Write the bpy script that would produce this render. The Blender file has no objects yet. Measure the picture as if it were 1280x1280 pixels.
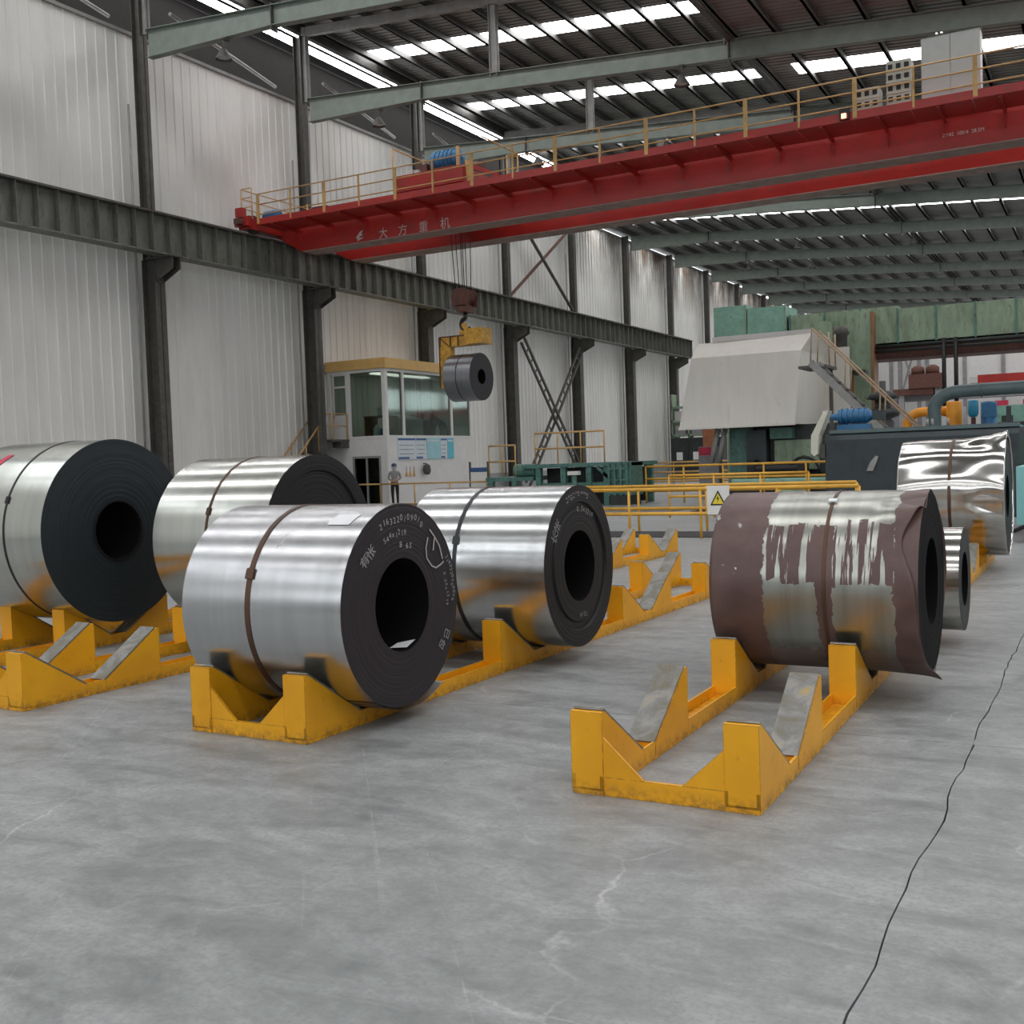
import bpy, math, random
from mathutils import Vector, Matrix, noise as mnoise

# ------------------------------------------------------------------ camera, world, exposure
scene = bpy.context.scene
C = scene.collection
PI = math.pi
YAW, PITCH, ROLL, CAM_H = .503204, -.0457953, -.0343903, 1.45
FOCAL_PX = 1362.34

def camera():
    cy, sy = math.cos(YAW), math.sin(YAW)
    f = Vector((-sy*math.cos(PITCH), cy*math.cos(PITCH), math.sin(PITCH)))
    r = Vector((cy, sy, 0)); u = r.cross(f)
    c, s = math.cos(ROLL), math.sin(ROLL)
    r, u = c*r + s*u, -s*r + c*u
    cam = bpy.data.cameras.new('camera')
    cam.sensor_width = 36; cam.sensor_fit = 'HORIZONTAL'
    cam.lens = 36*FOCAL_PX/1280
    cam.clip_start = .05; cam.clip_end = 400
    o = bpy.data.objects.new('camera', cam); C.objects.link(o)
    m = Matrix((( r.x, u.x, -f.x, 0), (r.y, u.y, -f.y, 0), (r.z, u.z, -f.z, CAM_H), (0, 0, 0, 1)))
    o.matrix_world = m
    scene.camera = o
camera()

world = bpy.data.worlds.new('world'); scene.world = world
world.use_nodes = True
bg = world.node_tree.nodes['Background']
bg.inputs[0].default_value = (.93, .96, 1, 1)
bg.inputs[1].default_value = 2.8
SKYLIGHT = 9.0
scene.view_settings.view_transform = 'Standard'
scene.view_settings.look = 'None'
scene.view_settings.exposure = 0.0
scene.view_settings.gamma = 1.0
scene.view_settings.use_curve_mapping = False
scene.cycles.use_denoising = True
scene.cycles.max_bounces = 8
scene.cycles.diffuse_bounces = 5
scene.cycles.sample_clamp_indirect = 6
scene.cycles.caustics_reflective = False
scene.cycles.caustics_refractive = False
R = random.Random(7)

# ------------------------------------------------------------------ materials
MATS = {}
def nt_new(name):
    m = bpy.data.materials.new(name); m.use_nodes = True
    nt = m.node_tree
    return m, nt, nt.nodes['Principled BSDF']
def N(nt, kind, **kw):
    n = nt.nodes.new(kind)
    for k, v in kw.items():
        if k == 'op': n.operation = v
        elif k == 'inp':
            for i, x in v.items(): n.inputs[i].default_value = x
        else: setattr(n, k, v)
    return n
def L(nt, a, b): nt.links.new(a, b)
def math_n(nt, op, a, b=None, clamp=False):
    n = nt.nodes.new('ShaderNodeMath'); n.operation = op; n.use_clamp = clamp
    for i, x in enumerate((a, b)):
        if x is None: continue
        if isinstance(x, (int, float)): n.inputs[i].default_value = x
        else: L(nt, x, n.inputs[i])
    return n.outputs[0]
def ramp(nt, fac, stops):
    r = nt.nodes.new('ShaderNodeValToRGB'); L(nt, fac, r.inputs[0])
    cr = r.color_ramp
    while len(cr.elements) < len(stops): cr.elements.new(.5)
    for e, (p, c) in zip(cr.elements, stops):
        e.position = p; e.color = c if len(c) == 4 else (*c, 1)
    return r.outputs[0]
def mixc(nt, fac, a, b):
    n = nt.nodes.new('ShaderNodeMix'); n.data_type = 'RGBA'
    for s, x in ((n.inputs[0], fac), (n.inputs[6], a), (n.inputs[7], b)):
        if isinstance(x, (int, float)): s.default_value = x
        elif isinstance(x, tuple): s.default_value = (*x[:3], 1)
        else: L(nt, x, s)
    return n.outputs[2]
def coords(nt, scale=(1, 1, 1), world=True):
    if world: src = nt.nodes.new('ShaderNodeNewGeometry').outputs['Position']
    else: src = nt.nodes.new('ShaderNodeTexCoord').outputs['Object']
    mp = nt.nodes.new('ShaderNodeMapping'); mp.inputs['Scale'].default_value = scale
    L(nt, src, mp.inputs[0]); return mp.outputs[0]
def noise_t(nt, vec, scale, detail=4, rough=.55, dist=0):
    n = nt.nodes.new('ShaderNodeTexNoise'); n.inputs['Scale'].default_value = scale
    n.inputs['Detail'].default_value = detail; n.inputs['Roughness'].default_value = rough
    n.inputs['Distortion'].default_value = dist
    L(nt, vec, n.inputs['Vector']); return n.outputs['Fac']
def bump(nt, b, h, strength=.3, dist=.01):
    n = nt.nodes.new('ShaderNodeBump'); n.inputs['Strength'].default_value = strength
    n.inputs['Distance'].default_value = dist; L(nt, h, n.inputs['Height']); L(nt, n.outputs[0], b.inputs['Normal'])

def paint(name, col, rough=.5, metal=0, var=.25, scale=3, dirt=None, dirt_amt=.0, stretch=(1, 1, 1), grain=.06):
    """painted or bare surface: colour mottled by noise, blotches of dirt"""
    if name in MATS: return MATS[name]
    m, nt, b = nt_new(name)
    v = coords(nt, stretch)
    f = noise_t(nt, v, scale, 5, .6)
    lo = tuple(c*(1-var) for c in col); hi = tuple(min(1, c*(1+var*.6)) for c in col)
    c = ramp(nt, f, [(.3, lo), (.7, hi)])
    if dirt_amt > 0:
        g = noise_t(nt, v, scale*2.7, 6, .7, .6)
        c = mixc(nt, ramp(nt, g, [(.62-dirt_amt*.3, (0, 0, 0)), (.72, (1, 1, 1))]), c, dirt or (.05, .045, .04))
    L(nt, c, b.inputs['Base Color'])
    b.inputs['Roughness'].default_value = rough; b.inputs['Metallic'].default_value = metal
    if grain:
        bump(nt, b, noise_t(nt, v, scale*14, 3), grain, .01)
    MATS[name] = m; return m

def concrete():
    m, nt, b = nt_new('concrete')
    v = coords(nt)
    big = noise_t(nt, v, .55, 4, .6, .4)
    vs = coords(nt, (1.1, 2.6, 1)); streak = noise_t(nt, vs, 1.4, 7, .68, .9)
    fine = noise_t(nt, v, 9, 6, .7)
    c = ramp(nt, streak, [(.36, (.15, .162, .160)), (.5, (.285, .300, .296)), (.66, (.42, .435, .43))])
    c = mixc(nt, ramp(nt, big, [(.35, (.45, .45, .45)), (.7, (0, 0, 0))]), c, (.19, .205, .20))
    c = mixc(nt, .30, c, ramp(nt, fine, [(.3, (.13, .14, .14)), (.7, (.45, .46, .46))]))
    # scratched tyre tracks and hairline scuffs: thin pale veins, only in places
    wv = nt.nodes.new('ShaderNodeTexVoronoi'); wv.feature = 'DISTANCE_TO_EDGE'; wv.inputs['Scale'].default_value = .62
    wob = nt.nodes.new('ShaderNodeVectorMath'); wob.operation = 'ADD'
    nz = nt.nodes.new('ShaderNodeTexNoise'); nz.inputs['Scale'].default_value = 2.2; nz.inputs['Detail'].default_value = 6
    L(nt, v, nz.inputs['Vector'])
    sc = nt.nodes.new('ShaderNodeVectorMath'); sc.operation = 'SCALE'; sc.inputs['Scale'].default_value = .45
    L(nt, nz.outputs['Color'], sc.inputs[0]); L(nt, v, wob.inputs[0]); L(nt, sc.outputs[0], wob.inputs[1])
    L(nt, wob.outputs[0], wv.inputs['Vector'])
    vein = ramp(nt, wv.outputs['Distance'], [(0, (1, 1, 1)), (.007, (0, 0, 0))])
    where = ramp(nt, noise_t(nt, v, 1.1, 3), [(.5, (0, 0, 0)), (.66, (.5, .5, .5))])
    c = mixc(nt, math_n(nt, 'MULTIPLY', vein, where), c, (.62, .63, .61))
    # long straight drag scratches in two directions, and fine grit
    for ang, sc_, lim in ((.9, (.22, 16, 1), .665), (-.35, (.3, 20, 1), .67), (2.2, (.25, 13, 1), .68)):
        mp = nt.nodes.new('ShaderNodeMapping'); mp.inputs['Rotation'].default_value = (0, 0, ang); L(nt, v, mp.inputs[0])
        mq = nt.nodes.new('ShaderNodeMapping'); mq.inputs['Scale'].default_value = sc_; mq.inputs['Location'].default_value = (ang*9, ang*5, 0); L(nt, mp.outputs[0], mq.inputs[0])
        sl = ramp(nt, noise_t(nt, mq.outputs[0], 1, 3, .55, .5), [(lim, (0, 0, 0)), (lim+.07, (.34,)*3)])
        c = mixc(nt, math_n(nt, 'MULTIPLY', sl, ramp(nt, noise_t(nt, v, 7+ang, 6, .75), [(.4, (0, 0, 0)), (.62, (1, 1, 1))])), c, (.52, .53, .52))
    c = mixc(nt, ramp(nt, noise_t(nt, v, 45, 4, .7), [(.35, (.4,)*3), (.55, (0, 0, 0))]), c, (.17, .18, .178))
    stain = ramp(nt, noise_t(nt, v, 1.7, 7, .72, 1.2), [(.60, (0, 0, 0)), (.76, (.5, .5, .5))])
    c = mixc(nt, stain, c, (.13, .135, .13))
    L(nt, c, b.inputs['Base Color'])
    L(nt, ramp(nt, streak, [(.3, (.42,)*3), (.7, (.6,)*3)]), b.inputs['Roughness'])
    b.inputs['Specular IOR Level'].default_value = .45
    bump(nt, b, fine, .12, .01)
    MATS['concrete'] = m; return m

def rack_paint():
    m, nt, b = nt_new('yellow_paint')
    v = coords(nt)
    f = noise_t(nt, v, 2.5, 4)
    c = ramp(nt, f, [(.3, (.74, .335, .006)), (.7, (.90, .44, .010))])
    sm = noise_t(nt, v, 13, 6, .75, .8)
    c = mixc(nt, ramp(nt, sm, [(.62, (0, 0, 0)), (.75, (.65, .65, .65))]), c, (.24, .12, .025))
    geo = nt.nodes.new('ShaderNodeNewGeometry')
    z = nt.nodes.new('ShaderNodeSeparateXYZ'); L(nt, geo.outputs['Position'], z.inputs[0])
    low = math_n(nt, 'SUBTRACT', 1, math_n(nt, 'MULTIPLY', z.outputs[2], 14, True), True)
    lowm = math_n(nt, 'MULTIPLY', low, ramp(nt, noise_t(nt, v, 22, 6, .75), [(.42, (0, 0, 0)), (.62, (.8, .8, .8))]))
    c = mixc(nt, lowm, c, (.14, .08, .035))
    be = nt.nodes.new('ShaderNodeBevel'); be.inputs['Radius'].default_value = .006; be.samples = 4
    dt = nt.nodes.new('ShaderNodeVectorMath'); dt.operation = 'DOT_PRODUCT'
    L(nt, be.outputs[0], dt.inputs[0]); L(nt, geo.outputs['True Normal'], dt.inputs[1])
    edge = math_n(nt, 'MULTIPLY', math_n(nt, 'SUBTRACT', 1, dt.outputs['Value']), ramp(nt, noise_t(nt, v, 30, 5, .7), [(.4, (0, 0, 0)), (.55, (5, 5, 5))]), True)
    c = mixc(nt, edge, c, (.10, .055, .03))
    L(nt, c, b.inputs['Base Color']); b.inputs['Roughness'].default_value = .42
    bump(nt, b, noise_t(nt, v, 40, 4), .12, .006)
    MATS['yellow_paint'] = m; return m

def worn_plate():
    m, nt, b = nt_new('worn_plate')
    v = coords(nt)
    f = noise_t(nt, v, 6, 7, .72, 1.0)
    c = ramp(nt, f, [(.38, (.17, .155, .11)), (.5, (.20, .20, .185)), (.6, (.27, .265, .245)), (.68, (.40, .30, .12))])
    L(nt, c, b.inputs['Base Color'])
    b.inputs['Metallic'].default_value = .35
    L(nt, ramp(nt, f, [(.35, (.5,)*3), (.65, (.3,)*3)]), b.inputs['Roughness'])
    bump(nt, b, f, .3, .01); MATS['worn_plate'] = m; return m

def coil_steel(name, col, rough=.26, aniso=.6, tint=None, streaks=.15):
    m, nt, b = nt_new(name)
    v = coords(nt, (5, .4, .4), False)
    f = noise_t(nt, v, 2, 5, .6)
    c = ramp(nt, f, [(.3, tuple(x*(1-streaks) for x in col)), (.7, col)])
    # dull handling marks near the coil edges
    oi = nt.nodes.new('ShaderNodeObjectInfo'); ad = nt.nodes.new('ShaderNodeVectorMath'); ad.operation = 'ADD'
    cb = nt.nodes.new('ShaderNodeCombineXYZ'); L(nt, math_n(nt, 'MULTIPLY', oi.outputs['Random'], 40), cb.inputs[0])
    L(nt, coords(nt, (2.2, 1.1, 1.1), False), ad.inputs[0]); L(nt, cb.outputs[0], ad.inputs[1])
    g = noise_t(nt, ad.outputs[0], 1.6, 5, .62)
    c = mixc(nt, ramp(nt, g, [(.5, (0, 0, 0)), (.9, (.25, .25, .25))]), c, tint or tuple(x*.55 for x in col))
    L(nt, c, b.inputs['Base Color'])
    b.inputs['Metallic'].default_value = 1
    L(nt, math_n(nt, 'ADD', ramp(nt, g, [(.4, (0, 0, 0)), (.9, (.06,)*3)]), rough), b.inputs['Roughness'])
    b.inputs['Anisotropic'].default_value = aniso
    b.inputs['Anisotropic Rotation'].default_value = .25
    t = nt.nodes.new('ShaderNodeTangent'); t.direction_type = 'RADIAL'; t.axis = 'X'
    L(nt, t.outputs[0], b.inputs['Tangent'])
    MATS[name] = m; return m

def coil_face(name, col):
    m, nt, b = nt_new(name)
    tc = nt.nodes.new('ShaderNodeTexCoord')
    mp = nt.nodes.new('ShaderNodeMapping'); mp.inputs['Scale'].default_value = (0, 1, 1); L(nt, tc.outputs['Object'], mp.inputs[0])
    ln = nt.nodes.new('ShaderNodeVectorMath'); ln.operation = 'LENGTH'; L(nt, mp.outputs[0], ln.inputs[0])
    n1 = nt.nodes.new('ShaderNodeTexNoise'); n1.noise_dimensions = '1D'; n1.inputs['Scale'].default_value = 60; n1.inputs['Detail'].default_value = 6
    n1.inputs['Roughness'].default_value = .7
    L(nt, ln.outputs['Value'], n1.inputs['W'])
    n2 = noise_t(nt, tc.outputs['Object'], 3, 5, .6)
    c = ramp(nt, n1.outputs['Fac'], [(.3, tuple(x*.8 for x in col)), (.7, tuple(x*1.25 for x in col))])
    c = mixc(nt, ramp(nt, n2, [(.45, (0, 0, 0)), (.75, (.5,)*3)]), c, tuple(x*.7 for x in col))
    L(nt, c, b.inputs['Base Color'])
    b.inputs['Roughness'].default_value = .5; b.inputs['Specular IOR Level'].default_value = .35
    bump(nt, b, n1.outputs['Fac'], .12, .003)
    MATS[name] = m; return m

def rusty_wrap():
    """brown coated wrapper sheet with bare steel showing through in a worn window with vertical runs"""
    m, nt, b = nt_new('rusty_wrap')
    tc = nt.nodes.new('ShaderNodeTexCoord')
    sx = nt.nodes.new('ShaderNodeSeparateXYZ'); L(nt, tc.outputs['Object'], sx.inputs[0])
    x, y, z = sx.outputs
    v = tc.outputs['Object']
    wob = math_n(nt, 'MULTIPLY', math_n(nt, 'SUBTRACT', noise_t(nt, v, 7, 5, .7), .5), .12)
    xs = math_n(nt, 'ADD', x, wob)
    # window between x=-.30 and .40, with a brown strip around the band at .10
    inx = math_n(nt, 'MULTIPLY', math_n(nt, 'GREATER_THAN', xs, -.27), math_n(nt, 'LESS_THAN', xs, .455))
    strip = math_n(nt, 'GREATER_THAN', math_n(nt, 'ABSOLUTE', math_n(nt, 'SUBTRACT', xs, .085)), .045)
    # runs: noise stretched along the circumference, active on the middle height
    cm = nt.nodes.new('ShaderNodeMapping'); cm.inputs['Scale'].default_value = (30, .9, 1.6); L(nt, v, cm.inputs[0])
    runs = noise_t(nt, cm.outputs[0], 1, 4, .6)
    zz = math_n(nt, 'ADD', z, math_n(nt, 'MULTIPLY', math_n(nt, 'SUBTRACT', noise_t(nt, v, 9, 4), .5), .16))
    mid = math_n(nt, 'MULTIPLY', math_n(nt, 'GREATER_THAN', zz, .03), math_n(nt, 'LESS_THAN', zz, .37))
    runm = math_n(nt, 'MULTIPLY', mid, math_n(nt, 'GREATER_THAN', runs, .47))
    bare = math_n(nt, 'MULTIPLY', inx, math_n(nt, 'SUBTRACT', 1, runm))
    low = math_n(nt, 'GREATER_THAN', zz, -.36)
    bare = math_n(nt, 'MULTIPLY', bare, math_n(nt, 'ADD', math_n(nt, 'MULTIPLY', low, .75), .25))
    keep = math_n(nt, 'MAXIMUM', strip, math_n(nt, 'GREATER_THAN', zz, .38))
    bare = math_n(nt, 'MULTIPLY', bare, keep)
    spot = math_n(nt, 'MULTIPLY', math_n(nt, 'GREATER_THAN', noise_t(nt, v, 11, 3), .66), math_n(nt, 'LESS_THAN', x, -.42))
    bare = math_n(nt, 'MAXIMUM', bare, spot)
    brown = ramp(nt, noise_t(nt, v, 5, 5), [(.3, (.080, .045, .040)), (.7, (.135, .080, .070))])
    steel = ramp(nt, noise_t(nt, cm.outputs[0], .4, 4), [(.3, (.30, .31, .27)), (.7, (.44, .45, .41))])
    L(nt, mixc(nt, bare, brown, steel), b.inputs['Base Color'])
    L(nt, bare, b.inputs['Metallic'])
    L(nt, ramp(nt, bare, [(0, (.42,)*3), (1, (.30,)*3)]), b.inputs['Roughness'])
    bump(nt, b, bare, .12, .004)
    MATS['rusty_wrap'] = m; return m

def wall_sheet():
    m, nt, b = nt_new('white_sheet')
    v = coords(nt, (1, 1, .12))
    f = noise_t(nt, v, 1.8, 6, .65)
    c = ramp(nt, f, [(.25, (.68, .67, .63)), (.5, (.77, .765, .73)), (.75, (.81, .81, .78))])
    v2 = coords(nt)
    g = noise_t(nt, v2, .25, 4, .6)
    c = mixc(nt, ramp(nt, g, [(.55, (0, 0, 0)), (.75, (.3,)*3)]), c, (.62, .59, .54))
    # soot stains high up towards the far bays
    p = nt.nodes.new('ShaderNodeSeparateXYZ'); L(nt, nt.nodes.new('ShaderNodeNewGeometry').outputs['Position'], p.inputs[0])
    hi = math_n(nt, 'MULTIPLY', math_n(nt, 'SUBTRACT', p.outputs[2], 11.2), .33, True)
    far = math_n(nt, 'MULTIPLY', math_n(nt, 'SUBTRACT', p.outputs[1], 50), .08, True)
    soot = math_n(nt, 'MULTIPLY', math_n(nt, 'MULTIPLY', hi, far), ramp(nt, noise_t(nt, coords(nt, (1, 1, .3)), .9, 6, .7), [(.35, (0, 0, 0)), (.55, (1, 1, 1))]))
    c = mixc(nt, soot, c, (.13, .09, .06))
    L(nt, c, b.inputs['Base Color']); b.inputs['Roughness'].default_value = .42
    MATS['white_sheet'] = m; return m

def emit(name, col, s):
    m, nt, b = nt_new(name)
    b.inputs['Base Color'].default_value = (.8, .8, .8, 1)
    b.inputs['Emission Color'].default_value = (*col, 1); b.inputs['Emission Strength'].default_value = s
    MATS[name] = m; return m
def glass(name, col, alpha=.35, rough=.05):
    """thin pane: partly see-through, partly mirror"""
    m = bpy.data.materials.new(name); m.use_nodes = True; nt = m.node_tree; nt.nodes.clear()
    out = nt.nodes.new('ShaderNodeOutputMaterial'); mx = nt.nodes.new('ShaderNodeMixShader')
    t = nt.nodes.new('ShaderNodeBsdfTransparent'); t.inputs[0].default_value = (*col, 1)
    g = nt.nodes.new('ShaderNodeBsdfGlossy'); g.inputs['Roughness'].default_value = rough; g.inputs[0].default_value = (.9, .95, .95, 1)
    fr = nt.nodes.new('ShaderNodeFresnel'); fr.inputs[0].default_value = 1.5
    L(nt, math_n(nt, 'MULTIPLY', fr.outputs[0], alpha), mx.inputs[0]); L(nt, t.outputs[0], mx.inputs[1]); L(nt, g.outputs[0], mx.inputs[2]); L(nt, mx.outputs[0], out.inputs[0])
    MATS[name] = m; return m

def shade_black():  # near-black colour puts in the shade of the bores and one end face
    m, nt, b = nt_new('shade_black'); b.inputs['Base Color'].default_value = (.004, .004, .004, 1); b.inputs['Roughness'].default_value = .8; b.inputs['Specular IOR Level'].default_value = .15; MATS['shade_black'] = m
shade_black()
concrete(); rack_paint(); worn_plate(); rusty_wrap(); wall_sheet()
coil_steel('bright_steel', (.72, .74, .74), .20, .35)
coil_steel('grey_steel', (.62, .63, .64), .24, .35)
coil_steel('warm_steel', (.68, .69, .64), .19, .35)
coil_steel('foil_steel', (.66, .65, .62), .16, .2)
coil_steel('dark_steel', (.33, .34, .36), .32, .4)
coil_face('face_blue', (.017, .025, .029)); coil_face('face_violet', (.027, .023, .028)); coil_face('face_black', (.009, .009, .010))
paint('strap_brown', (.10, .055, .035), .45, .5); paint('strap_dark', (.05, .055, .06), .35, .7); paint('strap_black', (.012, .012, .013), .4)
paint('chalk', (.42, .42, .41), .9, grain=0); paint('paper', (.80, .82, .83), .7, var=.05)
paint('column_steel', (.085, .082, .072), .55, var=.3, dirt_amt=.3, dirt=(.04, .035, .03))
paint('runway_steel', (.165, .17, .145), .55, var=.25, stretch=(1, 1, .3), dirt=(.05, .05, .045), dirt_amt=.3)
paint('rafter_green', (.20, .235, .205), .5, var=.15)
paint('roof_sheet', (.27, .265, .25), .55, var=.2, stretch=(.3, 1, 1), scale=1.2)
paint('purlin_steel', (.10, .098, .092), .55, var=.2)
paint('pale_steel', (.30, .30, .285), .5, var=.2)
paint('crane_red', (.38, .022, .016), .38, var=.2, scale=1.2, dirt=(.16, .05, .045), dirt_amt=.2)
paint('crane_dust', (.33, .22, .19), .7, var=.3)
paint('crane_letter', (.60, .52, .48), .6)
paint('rail_yellow', (.78, .42, .05), .45, var=.2)
paint('rail_ochre', (.58, .36, .13), .5, var=.25)
paint('stair_ochre', (.42, .30, .19), .55, var=.25)
paint('hook_yellow', (.62, .33, .04), .5, var=.35, scale=5, dirt=(.08, .05, .02), dirt_amt=.35)
paint('rust_red', (.13, .05, .035), .65, var=.4, scale=7)
paint('machine_green', (.10, .23, .195), .5, var=.3, dirt=(.03, .05, .045), dirt_amt=.35)
paint('duct_green', (.26, .36, .25), .55, var=.3, stretch=(1, 1, .3), dirt=(.14, .14, .08), dirt_amt=.35)
paint('duct_teal', (.22, .42, .34), .5, var=.2, dirt=(.05, .08, .07), dirt_amt=.15)
paint('mill_dark', (.030, .038, .036), .5, var=.4, scale=4)
paint('tank_dark', (.028, .040, .045), .5, var=.3)
paint('hood_cream', (.70, .69, .63), .45, var=.06, stretch=(1, 1, .15), dirt=(.60, .56, .48), dirt_amt=.12)
paint('duct_grey', (.10, .145, .15), .45, var=.2)
paint('orange_paint', (.85, .34, .02), .4, var=.12)
paint('motor_blue', (.03, .16, .33), .4, var=.25)
paint('pump_blue', (.02, .27, .45), .4, var=.2)
paint('turquoise', (.24, .55, .55), .5, var=.1)
paint('cream_guard', (.62, .62, .52), .5, var=.1)
paint('white_wall', (.72, .72, .70), .55, var=.06)
paint('grey_dado', (.36, .37, .37), .7, var=.15)
paint('fascia_orange', (.66, .42, .14), .5, var=.12)
paint('wood_brown', (.32, .17, .085), .5, var=.2)
paint('black', (.010, .010, .011), .5)
paint('rubber', (.02, .02, .022), .7)
paint('board_white', (.62, .70, .74), .5, var=.08); paint('board_blue', (.13, .52, .65), .5, var=.1); paint('board_navy', (.05, .12, .30), .5); paint('board_pale', (.34, .62, .68), .5, var=.1)
paint('sign_yellow', (.85, .68, .05), .5, var=.05); paint('sign_white', (.8, .8, .76), .5, var=.05); paint('sign_red', (.6, .03, .08), .5)
paint('cabinet_grey', (.55, .58, .56), .5, var=.06); paint('resistor', (.56, .56, .48), .55, var=.1)
paint('skin', (.55, .33, .25), .6, grain=0); paint('shirt', (.30, .29, .29), .8, var=.35, scale=18); paint('trousers', (.018, .018, .022), .8); paint('cap_blue', (.05, .07, .16), .6); paint('mask_blue', (.42, .50, .62), .8)
paint('brick_orange', (.42, .16, .075), .7, var=.2); paint('curtain', (.35, .33, .26), .8)
paint('far_grey', (.30, .29, .30), .7, var=.2); paint('far_wall', (.55, .53, .52), .7, var=.12)
paint('near_wall', (.20, .20, .20), .7, var=.2)
paint('dark_sheet', (.022, .020, .018), .8)  # near-black for the sheets beyond the wall line
paint('joint_dark', (.035, .034, .032), .9)
glass('window_glass', (.60, .66, .62), .45)
emit('skylight', (1, .985, 1), SKYLIGHT); emit('lamp_red', (1, .22, .08), 6)
emit('fill_glow', (1, .95, .9), 1.6)  # added glow that brightens the cabin interior

# ------------------------------------------------------------------ mesh helpers
def wloc(o):
    v = Vector((0, 0, 0))
    while o is not None: v += o.location; o = o.parent
    return v
class MB:
    def __init__(self): self.v = []; self.f = []; self.mi = []; self.sm = []
    def add(self, vs, fs, mi=0, sm=False):
        n = len(self.v); self.v += [tuple(p) for p in vs]
        for f in fs: self.f.append([i+n for i in f]); self.mi.append(mi); self.sm.append(sm)
        return self
    def box(self, x0, y0, z0, x1, y1, z1, mi=0):
        if x0 > x1: x0, x1 = x1, x0
        if y0 > y1: y0, y1 = y1, y0
        if z0 > z1: z0, z1 = z1, z0
        vs = [(x, y, z) for z in (z0, z1) for y in (y0, y1) for x in (x0, x1)]
        return self.add(vs, [(0, 2, 3, 1), (4, 5, 7, 6), (0, 1, 5, 4), (2, 6, 7, 3), (0, 4, 6, 2), (1, 3, 7, 5)], mi)
    def hexa(self, b4, t4, mi=0):
        """four bottom corners (counter-clockwise from above), four top corners"""
        return self.add(list(b4)+list(t4), [(3, 2, 1, 0), (4, 5, 6, 7), (0, 1, 5, 4), (1, 2, 6, 5), (2, 3, 7, 6), (3, 0, 4, 7)], mi)
    def bar(self, p, q, w, h, up=(0, 0, 1), mi=0):
        p, q = Vector(p), Vector(q); d = (q-p).normalized(); up = Vector(up)
        if abs(d.dot(up)) > .98: up = Vector((0, 1, 0))
        s = d.cross(up).normalized(); u = s.cross(d)
        vs = [c + s*a*w/2 + u*b*h/2 for c in (p, q) for a, b in ((-1, -1), (1, -1), (1, 1), (-1, 1))]
        return self.add(vs, [(3, 2, 1, 0), (4, 5, 6, 7), (0, 1, 5, 4), (1, 2, 6, 5), (2, 3, 7, 6), (3, 0, 4, 7)], mi)
    def tube(self, pts, r, n=10, mi=0, cap=True):
        pts = [Vector(p) for p in pts]; rs = r if isinstance(r, (list, tuple)) else [r]*len(pts)
        rings = []; up = None
        for i, p in enumerate(pts):
            d = (pts[min(i+1, len(pts)-1)] - pts[max(i-1, 0)]).normalized()
            if up is None:
                up = Vector((0, 0, 1)) if abs(d.z) < .9 else Vector((1, 0, 0))
            s = d.cross(up).normalized(); up = s.cross(d).normalized()
            rings.append([p + (s*math.cos(2*PI*k/n) + up*math.sin(2*PI*k/n))*rs[i] for k in range(n)])
        vs = [q for rg in rings for q in rg]; fs = []
        for i in range(len(pts)-1):
            for k in range(n):
                a, b_ = i*n+k, i*n+(k+1) % n
                fs.append((a, b_, b_+n, a+n))
        self.add(vs, [f[::-1] for f in fs], mi, True)
        if cap:
            m0 = len(self.v) - len(vs)
            self.f += [[m0+k for k in range(n)], [m0+(len(pts)-1)*n+k for k in range(n)][::-1]]; self.mi += [mi, mi]; self.sm += [False, False]
        return self
    def prism(self, poly, axis, a, b, mi=0):
        """poly: 2d outline in the two other axes (cyclic order), extruded from a to b along axis"""
        n = len(poly)
        def P(p, t):
            return {'x': (t, p[0], p[1]), 'y': (p[0], t, p[1]), 'z': (p[0], p[1], t)}[axis]
        vs = [P(p, a) for p in poly] + [P(p, b) for p in poly]
        fs = [tuple(range(n)), tuple(range(2*n-1, n-1, -1))] + [(i, i+n, (i+1) % n+n, (i+1) % n) for i in range(n)]
        return self.add(vs, fs, mi)
    def lathe_x(self, prof, n=72, mis=None, sm=True):
        """closed profile of (x, r) swept round the x axis"""
        # every segment gets its own vertices, so that smooth barrels keep clean normals up to their rims
        k = len(prof)
        for i in range(k):
            (xa, ra), (xb, rb) = prof[i], prof[(i+1) % k]
            vs = [(x, r*math.cos(2*PI*j/n), r*math.sin(2*PI*j/n)) for j in range(n) for x, r in ((xa, ra), (xb, rb))]
            fs = [(2*j, 2*j+1, 2*((j+1) % n)+1, 2*((j+1) % n)) for j in range(n)]
            self.add(vs, fs, mis[i] if mis else 0, sm if isinstance(sm, bool) else sm[i])
        return self
    def lathe_z(self, prof, c=(0, 0, 0), n=24, mi=0, sm=True):
        k = len(prof)
        vs = [(c[0]+r*math.cos(2*PI*j/n), c[1]+r*math.sin(2*PI*j/n), c[2]+z) for j in range(n) for r, z in prof]
        fs = [(j*k+i, ((j+1) % n)*k+i, ((j+1) % n)*k+i+1, j*k+i+1) for j in range(n) for i in range(k-1)]
        return self.add(vs, fs, mi, sm)
    def mesh(self, name, mats, off=(0, 0, 0)):
        me = bpy.data.meshes.new(name)
        off = Vector(off)
        me.from_pydata([tuple(Vector(p)-off) for p in self.v], [], self.f)
        for m in (mats if isinstance(mats, (list, tuple)) else [mats]): me.materials.append(MATS[m])
        me.polygons.foreach_set('material_index', self.mi); me.polygons.foreach_set('use_smooth', self.sm)
        me.update(); return me
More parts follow.
